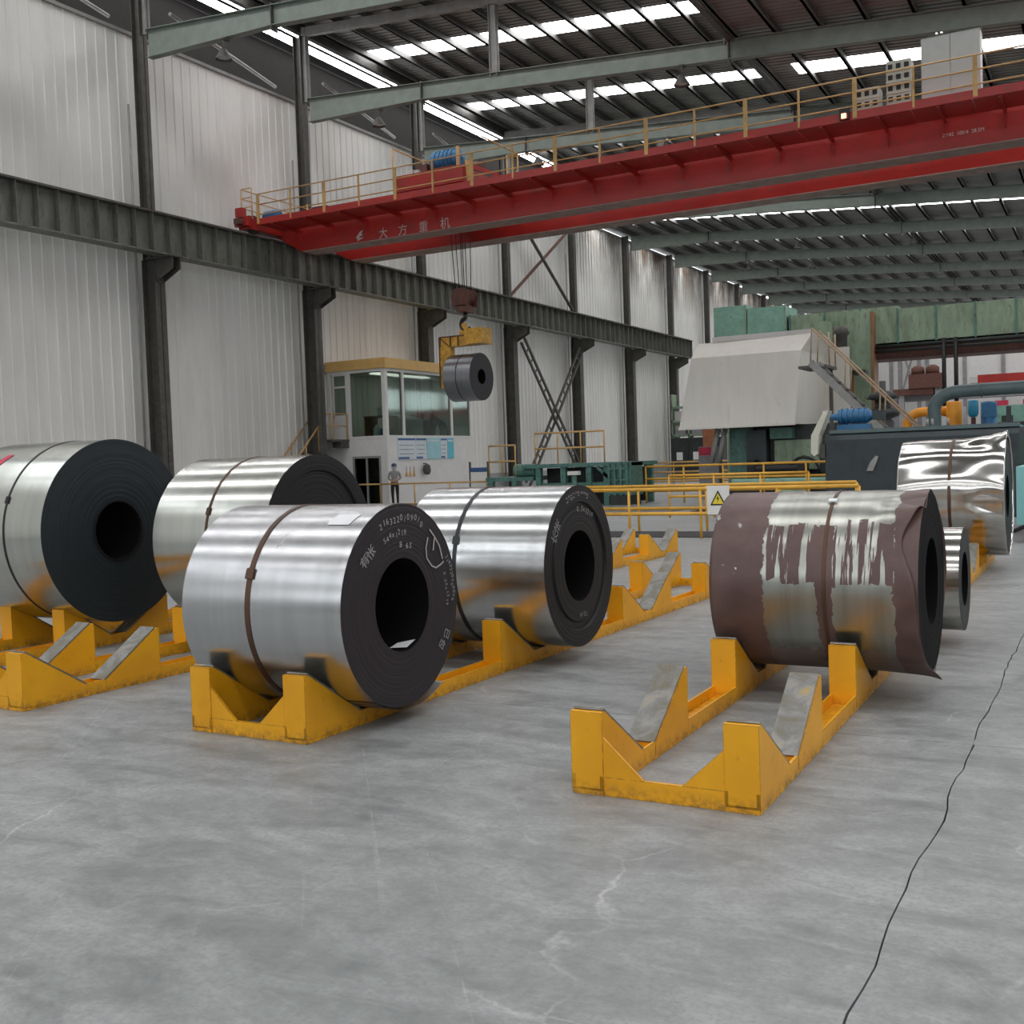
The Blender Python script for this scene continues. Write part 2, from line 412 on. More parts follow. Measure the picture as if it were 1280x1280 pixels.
    def build(self, name, mats, parent=None, local=False, loc=None, fix=True):
        """world coordinates unless local; the object's origin is put at loc"""
        base = wloc(parent) if parent is not None else Vector((0, 0, 0))
        off = Vector((0, 0, 0))
        if not local: off = base if loc is None else Vector(loc)
        me = self.mesh(name, mats, off)
        if fix:
            import bmesh
            bm = bmesh.new(); bm.from_mesh(me); bmesh.ops.recalc_face_normals(bm, faces=bm.faces); bm.to_mesh(me); bm.free()
        o = bpy.data.objects.new(name, me); C.objects.link(o)
        if parent is not None: o.parent = parent
        if loc is not None and not local: o.location = Vector(loc) - base
        return o
def tag(o, label=None, cat=None, group=None, kind=None):
    if label: o['label'] = label
    if cat: o['category'] = cat
    if group: o['group'] = group
    if kind: o['kind'] = kind
    return o
def thing(name, label, cat, loc=(0, 0, 0), rz=0, group=None):
    o = bpy.data.objects.new(name, None); C.objects.link(o); o.location = loc; o.rotation_euler = (0, 0, rz)
    o.empty_display_size = .1
    return tag(o, label, cat, group)
def part(parent, name, mat, *boxes, **kw):
    m = MB()
    for b in boxes: m.box(*b)
    return m.build(name, mat, parent, **kw)
def share(src, parent, loc, name=None):
    o = src.copy(); C.objects.link(o); o.parent = parent; o.location = loc
    return o
_fc = {}
def glyphs(body, size):
    """flat lettering: vertices and faces of a line of text, baseline at 0"""
    key = (body, size)
    if key not in _fc:
        cu = bpy.data.curves.new('lettering', 'FONT'); cu.body = body; cu.size = size; cu.resolution_u = 3
        o = bpy.data.objects.new('lettering', cu); C.objects.link(o); bpy.context.view_layer.update()
        me = bpy.data.meshes.new_from_object(o.evaluated_get(bpy.context.evaluated_depsgraph_get()))
        _fc[key] = ([tuple(v.co) for v in me.vertices], [tuple(p.vertices) for p in me.polygons])
        bpy.data.objects.remove(o); bpy.data.curves.remove(cu); bpy.data.meshes.remove(me)
    return _fc[key]

# ------------------------------------------------------------------ the setting
WX = -25.9                      # inner face of the sheeted wall
COLX = -25.2
BAY = 7.46
def frame_y(i): return 24.0 + BAY*i
def roof_z(x): return 14.66 - .0795*(x+25.0)       # top of the main rafters
def mon_z(x): return 17.42 - .083*(x+25.2)          # sheet of the raised roof

def floor():
    root = MB().box(-40, -24, -.12, 16, 150, -.02).build('floor', 'joint_dark'); tag(root, kind='structure')
    xs = [-38.6, -32.6, -24.6, -18.6, -12.6, -6.6, -.6, 5.4, 15.6]; ys = [-23.6, -18.35, -12.35, -6.35, -.35, 5.65, 11.65, 17.65, 23.65, 29.65, 35.65, 41.65, 47.65]
    rr = random.Random(3)
    # a shared jagged line for every joint so that neighbouring slabs keep a narrow, broken gap
    def edge_off(key, t):
        return (mnoise.noise(Vector((key*7.3, t*1.7, 0)))*.035 + mnoise.noise(Vector((key*3.1, t*9, 5)))*.010)
    def chip(key, t): return .0028 + .003*max(0, mnoise.noise(Vector((key*5.7+50, t*6, 1))))
    for i in range(len(xs)-1):
        for j in range(len(ys)-1):
            x0, x1, y0, y1 = xs[i], xs[i+1], ys[j], ys[j+1]
            n = 40 if (i in (5, 6) and 3 <= j <= 6) else 6
            pts = []
            def ln(a, b): return [a+(b-a)*k/n for k in range(n)]
            for t in ln(x0, x1): pts.append((t, y0+edge_off(100+j, t)*.25+chip(100+j, t)))
            for t in ln(y0, y1): pts.append((x1+edge_off(i+1, t)-chip(i+1, t), t))
            for t in ln(x1, x0): pts.append((t, y1+edge_off(101+j, t)*.25-chip(101+j, t)))
            for t in ln(y1, y0): pts.append((x0+edge_off(i, t)+chip(i, t), t))
            MB().prism(pts, 'z', -.03, 0).build('slab', 'concrete', root)
    part(root, 'slab', 'concrete', (-38.6, 47.66, -.03, 15.6, 149, 0))
floor()

def wall_left():
    root = MB().box(WX-.22, -24, 0, WX-.12, 128, 14.45).build('wall_left', 'white_wall'); tag(root, kind='structure')
    # one corrugated sheet: two trapezoid ribs per .746 m cover width
    w = BAY/10; pitch = w/2; prof = []
    for k in range(2):
        y = k*pitch
        prof += [(y, 0), (y+pitch-.085, 0), (y+pitch-.06, .03), (y+pitch-.025, .03)]
    prof.append((w, 0))
    H = 14.72
    m = MB()
    vs = [(d, y, z) for y, d in prof for z in (0, H)]
    fs = [(2*i, 2*i+2, 2*i+3, 2*i+1) for i in range(len(prof)-1)]
    m.add(vs, fs)
    vs2 = [(d-.03, y, z) for y, d in prof for z in (0, H)]
    m.add(vs2, [f[::-1] for f in fs])
    src = m.build('wall_panel', 'white_sheet', root, local=True, fix=False)
    y = frame_y(0) - 24*w - w*.5; first = True
    while y < 126:
        if first: src.location = (WX-.02, y, 0); first = False
        else: share(src, root, (WX-.02, y, 0))
        y += w
    part(root, 'cap_flashing', 'pale_steel', (WX-.24, -24, 14.70, WX+.08, 128, 14.80))
    part(root, 'gutter_beam', 'column_steel', (WX-.12, 6, 14.5, WX-.04, 128, 14.7))
    b = part(None, 'baseboard_left', 'grey_dado', (WX-.02, 6, 0, WX+.12, 128, .95)); tag(b, kind='structure')
wall_left()

def ceiling():
    root = bpy.data.objects.new('ceiling', None); C.objects.link(root); tag(root, kind='structure')
    root.location = (0, 0, 14)
    XR = 16.0
    def sheet(name, x0, x1, zf, y0, y1, t=.03):
        """corrugated sheet, ribs running down the slope (along x)"""
        m = MB(); pitch = .25; n = max(1, int((y1-y0)/pitch)); vs = []; fs = []
        prof = []
        for k in range(n):
            a = y0 + (y1-y0)*k/n; p = (y1-y0)/n
            prof += [(a, 0), (a+p*.55, 0), (a+p*.65, .045), (a+p*.9, .045)]
        prof.append((y1, 0))
        for y, d in prof:
            vs += [(x0, y, zf(x0)+d), (x1, y, zf(x1)+d)]
        fs = [(2*i, 2*i+1, 2*i+3, 2*i+2) for i in range(len(prof)-1)]
        m.add(vs, fs); m.build(name, 'roof_sheet', root, fix=False)
    def pane(x0, x1, zf, y0, y1):
        m = MB(); m.add([(x0, y0, zf(x0)), (x1, y0, zf(x1)), (x1, y1, zf(x1)), (x0, y1, zf(x0))], [(0, 1, 2, 3)])
        m.build('skylight_pane', 'skylight', root, fix=False)
    def purlin(x, z, y0, y1, h=.22, mat='purlin_steel'):
        MB().box(x-.04, y0, z-h, x+.04, y1, z).box(x-.04, y0, z-h, x+.09, y1, z-h+.03).build('purlin', mat, root)
    low = lambda x: roof_z(x) + .27
    frames = [frame_y(i) for i in range(-6, 15)]
    MON_Y0, MON_Y1 = frame_y(-6), frame_y(4)
    MX = -9.6
    for i in range(-6, 14):
        y0, y1 = frame_y(i), frame_y(i+1); c = (y0+y1)/2 + .3; h = .55
        mon = y1 <= MON_Y1 + .1
        if mon:
            for a, b in ((y0, c-h), (c+h, y1)):
                sheet('roof_sheet', -25.3, MX+.5, mon_z, a, b)
                sheet('roof_sheet', MX, XR, low, a, b)
            pane(-25.3, MX+.5, mon_z, c-h, c+h); pane(MX+.9, XR, low, c-h, c+h)
            sheet('roof_sheet', MX, MX+.9, low, c-h, c+h)
        else:
            for a, b in ((y0, c-h), (c+h, y1)): sheet('roof_sheet', -26.2, XR, low, a, b)
            pane(-26.2, XR, low, c-h, c+h)
    yl, yh = frame_y(-6), frame_y(14)
    k = 0; x = -24.9
    while x < MX+.4:
        purlin(x, mon_z(x)-.02, MON_Y0, MON_Y1)
        purlin(x, low(x)-.02, MON_Y1, yh); x += 1.25
    x = MX + .1
    while x < XR:
        purlin(x, low(x)-.02, yl, yh); x += 1.25
    # main rafters: deep I-beams falling away from the wall
    for i in range(-6, 15):
        y = frame_y(i); m = MB()
        xs = (-25.0, -20.2, XR)
        def dep(x): return .84 if x < -24 else (.56 if x < -19 else .54)
        a, b = xs[0], xs[-1]
        for xa, xb in zip(xs[:-1], xs[1:]):
            da, db = dep(xa), dep(xb)
            m.hexa([(xa, y-.012, roof_z(xa)-da), (xb, y-.012, roof_z(xb)-db), (xb, y+.012, roof_z(xb)-db), (xa, y+.012, roof_z(xa)-da)],
                   [(xa, y-.012, roof_z(xa)), (xb, y-.012, roof_z(xb)), (xb, y+.012, roof_z(xb)), (xa, y+.012, roof_z(xa))])
            for s, t in ((0, 0), (1, 1)):
                za, zb = (roof_z(xa)-da, roof_z(xb)-db) if s == 0 else (roof_z(xa)-.02, roof_z(xb)-.02)
                m.hexa([(xa, y-.13, za), (xb, y-.13, zb), (xb, y+.13, zb), (xa, y+.13, za)],
                       [(xa, y-.13, za+.02), (xb, y-.13, zb+.02), (xb, y+.13, zb+.02), (xa, y+.13, za+.02)])
        r = m.build('rafter', 'rafter_green', root)
        for xx in (-20.2, MX, 2.0):
            MB().box(xx-.015, y-.13, roof_z(xx)-.7, xx+.015, y+.13, roof_z(xx)+.05).build('splice_plate', 'column_steel', root)
        if y <= MON_Y1 + .1:
            zf = lambda x: mon_z(x)-.24
            m = MB()
            m.hexa([(-25.2, y-.09, zf(-25.2)-.3), (MX, y-.09, zf(MX)-.3), (MX, y+.09, zf(MX)-.3), (-25.2, y+.09, zf(-25.2)-.3)],
                   [(-25.2, y-.09, zf(-25.2)), (MX, y-.09, zf(MX)), (MX, y+.09, zf(MX)), (-25.2, y+.09, zf(-25.2))])
            m.build('monitor_rafter', 'pale_steel', root)
            for px_ in (-25.15, -17.4, MX):
                MB().box(px_-.13, y-.015, roof_z(px_)-.1, px_+.13, y+.015, zf(px_)-.02).box(px_-.13, y-.11, roof_z(px_)-.1, px_-.11, y+.11, zf(px_)-.02).box(px_+.11, y-.11, roof_z(px_)-.1, px_+.13, y+.11, zf(px_)-.02).build('monitor_post', 'pale_steel', root)
    # upstand between raised roof and low roof
    part(root, 'upstand_sheet', 'roof_sheet', (MX+.14, MON_Y0, roof_z(MX)+.2, MX+.18, MON_Y1, mon_z(MX)))
    part(root, 'valley_beam', 'column_steel', (MX-.02, MON_Y0, roof_z(MX)-.05, MX+.14, MON_Y1, roof_z(MX)+.3))
    part(root, 'end_sheet', 'white_wall', (-25.2, MON_Y1+.1, roof_z(MX)+.3, MX, MON_Y1+.14, mon_z(-25)))
    # the far slope beyond the wall line: long glazed strips, then the dark roof of the next bay
    lz = lambda x: mon_z(-25.3) + .10*(x+25.3)
    for i in range(-2, 5):
        y0, y1 = frame_y(i), frame_y(i+1)
        for xa, xb in ((-25.3, -26.0), (-26.15, -26.3), (-26.72, -34)):
            m = MB(); m.add([(xa, y0, lz(xa)), (xb, y0, lz(xb)), (xb, y1, lz(xb)), (xa, y1, lz(xa))], [(0, 1, 2, 3)]); m.build('roof_sheet', 'dark_sheet', root, fix=False)
        for xa, xb in ((-26.0, -26.15), (-26.3, -26.72)):
            m = MB(); m.add([(xa, y0+.1, lz(xa)), (xb, y0+.1, lz(xb)), (xb, y1-.1, lz(xb)), (xa, y1-.1, lz(xa))], [(0, 1, 2, 3)]); m.build('skylight_pane', 'skylight', root, fix=False)
        # dark sloping sheet that closes the gap behind the wall head
        m = MB(); m.add([(-27.2, y0, lz(-27.2)-.02), (-27.9, y0, 14.3), (-27.9, y1, 14.3), (-27.2, y1, lz(-27.2)-.02)], [(0, 1, 2, 3)]); m.build('gable_sheet', 'dark_sheet', root, fix=False)
        MB().tube([(-25.3, y0+1.2, 15.6), (-26.2, y1-.4, 15.2)], .06, 8).build('wind_brace', 'pale_steel', root)
    part(root, 'eaves_beam', 'column_steel', (-25.45, yl, 17.0, -25.25, MON_Y1, 17.3))
ceiling()

def outer_walls():
    """the sides the picture does not show: sheeted walls with a long open clerestory"""
    w = part(None, 'wall_right', 'far_wall', (15.7, -24, 0, 15.9, 149, 7.0), (15.7, -24, 9.0, 15.9, 149, 12.2)); tag(w, kind='structure')  # unseen; high opening put in to let sky light onto the left wall
    for i in range(-6, 16): part(w, 'pier', 'far_wall', (15.65, frame_y(i)-.3, 7.0, 15.95, frame_y(i)+.3, 9.0))
    w = part(None, 'wall_near', 'near_wall', (-26, -23.9, 0, 15.7, -23.7, 5.5), (-26, -23.9, 11.0, 15.7, -23.7, 15)); tag(w, kind='structure')  # unseen; opening adds front light, dark grey dims what the coils reflect
    for i in range(6): part(w, 'pier', 'far_wall', (-26+8.3*i, -23.95, 5.5, -25.4+8.3*i, -23.65, 11.0))
    w = part(None, 'wall_far', 'far_wall', (-40, 146, 0, 15.7, 146.3, 15)); tag(w, kind='structure')
outer_walls()

# ------------------------------------------------------------------ columns, braces, runway
ORD = ['nearest', 'second', 'third', 'fourth', 'fifth', 'sixth', 'seventh', 'eighth', 'ninth', 'tenth', 'eleventh', 'twelfth']
COL_LABEL = ['dark steel column nearest the camera, at the wall behind the largest coils',
             'dark steel column beside the stairs of the glazed control cabin',
             'dark steel column seen above the roof of the control cabin',
             'dark steel column at the near foot of the lattice cross brace',
             'dark steel column at the far foot of the lattice cross brace',
             'dark steel column one bay past the lattice cross brace',
             'dark steel column beside the edge of the cream hood',
             'dark steel column mostly hidden behind the cream hood, soot stained sheets beside it',
             'dark steel column in the sooty bay above the teal duct boxes',
             'dark steel column far along the wall past the teal duct boxes',
             'dark steel column last but one before the far end of the wall']
def columns():
    for i in range(0, 11):
        y = frame_y(i)
        t = thing('steel_column', COL_LABEL[i], 'column', (COLX, y, 0), group='columns along the white wall')
        def hsec(x0, x1, hw, z0, z1):
            return MB().box(x0, y-hw, z0, x0+.025, y+hw, z1).box(x1-.025, y-hw, z0, x1, y+hw, z1).box(x0, y-.012, z0, x1, y+.012, z1)
        hsec(-25.55, -25.02, .20, 0, 7.9).build('lower_shaft', 'column_steel', t)
        hsec(-25.55, -25.22, .14, 7.9, 14.7 if i > 4 else 16.9).build('upper_shaft', 'column_steel', t)
        MB().prism([(-25.02, 7.2), (-24.3, 7.55), (-24.3, 7.9), (-25.02, 7.9)], 'y', y-.16, y-.13).prism([(-25.02, 7.2), (-24.3, 7.55), (-24.3, 7.9), (-25.02, 7.9)], 'y', y+.13, y+.16).box(-25.3, y-.3, 7.88, -24.25, y+.3, 7.92).box(-25.02, y-.14, 7.2, -24.98, y+.14, 7.9).build('crane_bracket', 'column_steel', t)
        part(t, 'base_plate', 'column_steel', (-25.65, y-.32, 0, -24.9, y+.32, .05))
        MB().tube([(-25.6, y-.36, .9), (-25.6, y-.36, 12.5)], .035, 8).build('downpipe', 'pale_steel', t)
columns()

def runway():
    y0, y1 = 8.0, frame_y(6) + 1.2
    t = thing('crane_runway_beam', 'dark crane runway beam with close vertical stiffeners along the white wall', 'beam', (-24.6, y0, 7.92))
    m = MB().box(-24.63, y0, 7.95, -24.57, y1, 9.08); m.build('web', 'runway_steel', t)
    part(t, 'bottom_flange', 'runway_steel', (-24.85, y0, 7.92, -24.35, y1, 7.96))
    part(t, 'top_flange', 'column_steel', (-24.9, y0, 9.06, -24.3, y1, 9.10))
    part(t, 'crane_rail', 'column_steel', (-24.64, y0, 9.10, -24.56, y1, 9.2))
    part(t, 'walkway_plate', 'column_steel', (-25.2, y0, 9.02, -24.9, y1, 9.05))
    src = None; y = y0 + .3; k = 0
    while y < y1:
        if src is None:
            src = MB().box(-24.84, y-.008, 7.96, -24.36, y+.008, 9.06).build('stiffener', 'runway_steel', t)
            s0 = y
        else: share(src, t, (0, y-s0, 0))
        y += BAY/11.5
runway()

def lattice(name, label, p, q, w=.42):
    t = thing(name, label, 'brace', p, group='lattice braces between two columns')
    p, q = Vector(p), Vector(q); d = (q-p); n = d.normalized(); side = n.cross(Vector((1, 0, 0))).normalized()
    for s in (-1, 1): MB().bar(p+side*s*w/2, q+side*s*w/2, .10, .10, (1, 0, 0)).build('chord', 'rust_red' if False else 'column_steel', t)
    k = int(d.length/.62)
    for i in range(1, k):
        c = p + d*i/k
        MB().bar(c-side*w/2, c+side*w/2, .06, .05, (1, 0, 0)).build('rung', 'column_steel', t)
lattice('lattice_brace', 'dark lattice brace falling from the near column down to the far one', (-24.75, 46.62, 7.3), (-24.75, 53.2, .3))
lattice('lattice_brace', 'dark lattice brace rising from the near column foot up to the far one', (-24.92, 46.95, .3), (-24.92, 53.55, 7.3))
def upper_brace():
    y0, y1 = frame_y(3), frame_y(4)
    t = thing('cross_brace', 'dark steel angle crossing high between two upper columns above the runway', 'brace', (-25.3, y0, 9.3), group='upper cross braces')
    MB().bar((-25.28, y0+.35, 14.0), (-25.28, y1-.35, 9.45), .09, .14, (1, 0, 0)).build('angle_bar', 'column_steel', t)
    t = thing('cross_brace', 'paler brown steel angle crossing behind the dark one high between upper columns', 'brace', (-25.3, y0, 9.3), group='upper cross braces')
    MB().bar((-25.45, y0+.35, 9.45), (-25.45, y1-.35, 13.7), .09, .14, (1, 0, 0)).build('angle_bar', 'rust_red', t)
upper_brace()

# ------------------------------------------------------------------ overhead crane
def crane():
    XE = 15.0
    t = thing('overhead_crane', 'red double girder overhead travelling crane spanning the hall', 'crane', (-24.6, 30.4, 9.2))
    def girder(y0, y1, zb, zt, name):
        m = MB()
        m.hexa([(-23.6, y0, zb), (XE, y0, zb), (XE, y1, zb), (-23.6, y1, zb)], [(-23.6, y0, zt), (XE, y0, zt), (XE, y1, zt), (-23.6, y1, zt)])
        m.hexa([(-24.75, y0, 9.35), (-23.6, y0, zb), (-23.6, y1, zb), (-24.75, y1, 9.35)], [(-24.75, y0, zt), (-23.6, y0, zt), (-23.6, y1, zt), (-24.75, y1, zt)])
        g = m.build(name, 'crane_red', t)
        part(g, 'bottom_flange', 'crane_dust', (-23.5, y0-.06, zb-.03, XE, y1+.06, zb))
        part(g, 'trolley_rail', 'column_steel', (-24.3, (y0+y1)/2-.04, zt, XE, (y0+y1)/2+.04, zt+.08))
        return g
    g1 = girder(28.95, 29.55, 8.70, 9.92, 'main_girder')
    g2 = girder(31.65, 32.25, 8.80, 9.92, 'main_girder')
    # end carriage on the runway
    c = part(t, 'end_carriage', 'crane_red', (-24.85, 27.35, 9.3, -24.4, 33.6, 9.72), (-24.9, 27.2, 9.38, -24.35, 27.36, 9.66))
    for y in (27.75, 33.0):
        mm = MB(); mm.lathe_x([(-.07, .02), (-.07, .3), (.07, .3), (.07, .02)], 24)
        w = mm.build('wheel', 'column_steel', c, local=True); w.location = Vector((-24.6, y, 9.5)) - wloc(c)
    part(c, 'buffer', 'rust_red', (-24.75, 27.0, 9.42, -24.5, 27.2, 9.6))
    part(c, 'stop_bracket', 'crane_red', (-24.78, 27.12, 9.66, -24.5, 27.34, 9.95))
    m = MB(); m.lathe_x([(-.35, .02), (-.35, .15), (-.3, .2), (.22, .2), (.3, .14), (.3, .02)], 20)
    w = m.build('travel_motor', 'motor_blue', t, local=True); w.location = Vector((-23.9, 27.95, 9.72)) - wloc(t)
    part(t, 'motor_mount', 'rust_red', (-22.1, 27.7, 9.5, -21.55, 28.2, 9.72))
    # walkway on the near side, plate by plate, with brackets, kick plate and railing
    x0, pitch = -24.2, 1.342
    nb = 29
    src = None
    for k in range(nb):
        xa = x0 + k*pitch
        if src is None: src = MB().box(xa+.01, 27.5, 9.42, xa+pitch-.01, 28.78, 9.45).build('walkway_plate', 'crane_red', t)
        else: share(src, t, (k*pitch, 0, 0))
    s1 = s2 = None
    for k in range(nb):
        xa = x0 + k*pitch + .6
        poly = [(27.52, 9.42), (28.95, 9.42), (28.95, 9.0), (28.75, 9.28), (27.52, 9.36)]
        if s1 is None: s1 = MB().prism(poly, 'x', xa-.012, xa+.012).box(xa-.04, 27.52, 9.36, xa+.04, 28.95, 9.42).build('walkway_bracket', 'crane_red', t)
        else: share(s1, t, (k*pitch, 0, 0))
    part(t, 'kick_plate', 'crane_red', (x0, 27.47, 9.40, XE, 27.5, 9.60))
    src = None
    for k in range(nb):
        xa = x0 + k*pitch + .08
        wide = (k % 2 == 0)
        if wide: MB().box(xa-.05, 27.46, 9.44, xa+.05, 27.5, 10.38).build('railing_post', 'rail_ochre', t)
        else: MB().box(xa-.025, 27.46, 9.44, xa+.025, 27.5, 10.38).build('railing_post', 'rail_ochre', t)
    for z in (9.72, 10.05, 10.38): MB().tube([(x0, 27.48, z), (XE, 27.48, z)], .02, 6).build('hand_rail', 'rail_ochre', t)
    # small railing cage at the runway end
    for (x, y) in ((-24.3, 27.4), (-24.75, 27.4), (-24.75, 33.5), (-24.3, 30.2)): MB().tube([(x, y, 9.6), (x, y, 10.6)], .02, 6).build('railing_post', 'rail_ochre', t)
    for z in (10.0, 10.3, 10.6): MB().tube([(-24.3, 27.4, z), (-24.75, 27.4, z), (-24.75, 30.3, z), (-24.75, 33.5, z)], .018, 6).build('hand_rail', 'rail_ochre', t)
    # painted lettering and emblem on the near girder
    yf = 28.942
    for ch, x in zip('大方重机', (-20.45, -19.7, -18.92, -18.12)):
        vs, fs = glyphs(ch, .36)
        MB().add([(x+a, yf, 8.75+b) for a, b, _ in vs], fs).build('lettering', 'crane_letter', t, fix=False)
    vs, fs = glyphs('ZY42  100/4  28.5M', .13)
    MB().add([(-3.55+a*.9, yf, 9.02+b) for a, b, _ in vs], fs).build('lettering', 'crane_letter', t, fix=False)
    em = [[(.0, .12), (.16, .28), (.30, .34), (.22, .22), (.30, .18), (.16, .14), (.10, .02)], [(.04, .0), (.14, .1), (.34, .1), (.18, .04)]]
    m = MB()
    for pl in em: m.add([(-21.35+a, yf, 8.75+b) for a, b in pl], [tuple(range(len(pl)))])
    m.build('emblem', 'crane_letter', t, fix=False)
    # warning lamp below the walkway edge
    part(t, 'lamp_housing', 'black', (-5.68, 27.36, 9.42, -5.45, 27.46, 9.68))
    part(t, 'warning_lamp', 'lamp_red', (-5.62, 27.32, 9.44, -5.51, 27.36, 9.55))
crane()

def crane_boxes():
    def resistor(x0, x1, z1, nx, nz, label):
        t = thing('resistor_bank', label, 'resistor box', ((x0+x1)/2, 28.2, 9.45), group='resistor banks on the crane walkway')
        part(t, 'housing', 'resistor', (x0, 28.0, 9.45, x1, 28.5, z1))
        h = (z1-9.5)/nz; w = (x1-x0)/nx
        for i in range(nz):
            for j in range(nx):
                MB().box(x0+w*j+w*.22, 27.985, 9.5+h*i+h*.25, x0+w*(j+1)-w*.22, 28.0, 9.5+h*(i+1)-h*.3).build('vent_opening', 'black', t)
            part(t, 'tray_edge', 'resistor', (x0-.01, 27.97, 9.5+h*i-.015, x1+.01, 28.0, 9.5+h*i+.015))
    resistor(-5.42, -4.86, 10.26, 3, 3, 'low perforated resistor bank standing on the crane walkway')
    resistor(-4.68, -4.12, 10.78, 3, 5, 'tall perforated resistor bank beside the grey cabinet on the crane walkway')
    t = thing('electrical_cabinet', 'large pale grey electrical cabinet on the red crane walkway', 'cabinet', (-3.2, 28.2, 9.45))
    part(t, 'body', 'cabinet_grey', (-3.88, 28.0, 9.45, -2.58, 28.5, 11.17))
    part(t, 'door', 'cabinet_grey', (-3.86, 27.975, 9.5, -3.24, 28.0, 11.13)); part(t, 'door', 'cabinet_grey', (-3.22, 27.975, 9.5, -2.6, 28.0, 11.13))
    for x in (-3.55, -3.44): MB().tube([(x, 28.2, 11.17), (x, 28.2, 11.3)], .03, 8).build('cable_gland', 'white_wall', t)
    part(t, 'top_edge', 'column_steel', (-3.9, 27.97, 11.16, -2.56, 28.52, 11.185))
crane_boxes()

def trolley():
    z0 = 10.0
    t = thing('hoist_trolley', 'red hoist trolley with blue motor riding on top of the crane girders', 'trolley', (-18.4, 30.6, z0))
    part(t, 'side_frame', 'crane_red', (-19.9, 29.05, z0+.1, -17.3, 29.35, z0+.6)); part(t, 'side_frame', 'crane_red', (-19.9, 31.85, z0+.1, -17.3, 32.15, z0+.6))
    part(t, 'cross_frame', 'crane_red', (-19.9, 29.3, z0+.25, -19.5, 31.9, z0+.55)); part(t, 'cross_frame', 'crane_red', (-17.7, 29.3, z0+.25, -17.3, 31.9, z0+.55))
    part(t, 'deck_plate', 'crane_red', (-19.5, 29.35, z0+.5, -17.7, 31.85, z0+.54))
    for x in (-19.5, -17.7):
        for y in (29.25, 31.95):
            m = MB(); m.lathe_z([(.02, -.06), (.2, -.06), (.2, .06), (.02, .06)], n=18)
            w = m.build('wheel', 'column_steel', t, local=True); w.rotation_euler = (PI/2, 0, 0); w.location = Vector((x, y, z0+.2)) - wloc(t)
    m = MB(); m.lathe_x([(-.55, .03), (-.55, .22), (-.45, .3), (.35, .3), (.5, .24), (.55, .03)], 24)
    w = m.build('hoist_motor', 'motor_blue', t, local=True); w.location = Vector((-18.3, 29.8, z0+1.05)) - wloc(t)
    for k in range(5):
        rg = MB(); rg.lathe_x([(-.01, .29), (-.01, .33), (.01, .33), (.01, .29)], 20); f = rg.build('cooling_fin', 'motor_blue', w, local=True); f.location = (-.3+k*.15, 0, 0)
    part(t, 'motor_stand', 'rust_red', (-18.75, 29.55, z0+.54, -17.9, 30.1, z0+.8))
    part(t, 'gearbox', 'rust_red', (-19.35, 29.6, z0+.54, -18.95, 30.5, z0+1.0))
    m = MB(); m.lathe_x([(-.75, .03), (-.75, .34), (-.7, .3), (.7, .3), (.75, .34), (.75, .03)], 24)
    w = m.build('rope_drum', 'rust_red', t, local=True); w.location = Vector((-18.5, 31.0, z0+.9)) - wloc(t)
    part(t, 'control_box', 'cabinet_grey', (-19.6, 29.45, z0+.54, -19.4, 29.7, z0+.85)); part(t, 'control_box', 'cabinet_grey', (-19.3, 29.4, z0+.54, -19.15, 29.55, z0+.8))
    part(t, 'yellow_post', 'rail_ochre', (-17.55, 29.1, z0+.5, -17.45, 29.15, z0+1.2))
    MB().prism([(-17.3, z0+.75), (-17.05, z0+.75), (-17.12, z0+.1), (-17.25, z0+.1)], 'y', 29.2, 29.25).build('cable_guide', 'rail_ochre', t)
    MB().bar((-17.2, 29.3, z0+.6), (-16.2, 29.3, z0+.15), .1, .12).build('drag_arm', 'crane_red', t)
    for x, y in ((-17.3, 31.9), (-16.9, 31.9), (-19.9, 31.9), (-19.9, 29.1)): MB().tube([(x, y, z0+.3), (x, y, z0+1.5)], .025, 6).build('railing_post', 'rail_ochre', t)
    MB().tube([(-17.3, 31.9, z0+1.5), (-16.9, 31.9, z0+1.5), (-16.9, 29.6, z0+1.5)], .025, 6).build('hand_rail', 'rail_ochre', t)
    MB().tube([(-19.9, 29.1, z0+1.5), (-19.9, 31.9, z0+1.5)], .025, 6).build('hand_rail', 'rail_ochre', t)
    for i, (dx, dy) in enumerate(((-.32, -.25), (-.14, -.25), (.12, -.25), (.24, -.25), (-.2, .25), (.2, .25))):
        MB().tube([(-18.42+dx*1.15, 30.7+dy, z0+.8), (-18.38+dx*.75, 30.7+dy*.6, 7.0)], .014, 6).build('wire_rope', 'strap_black', t)
trolley()

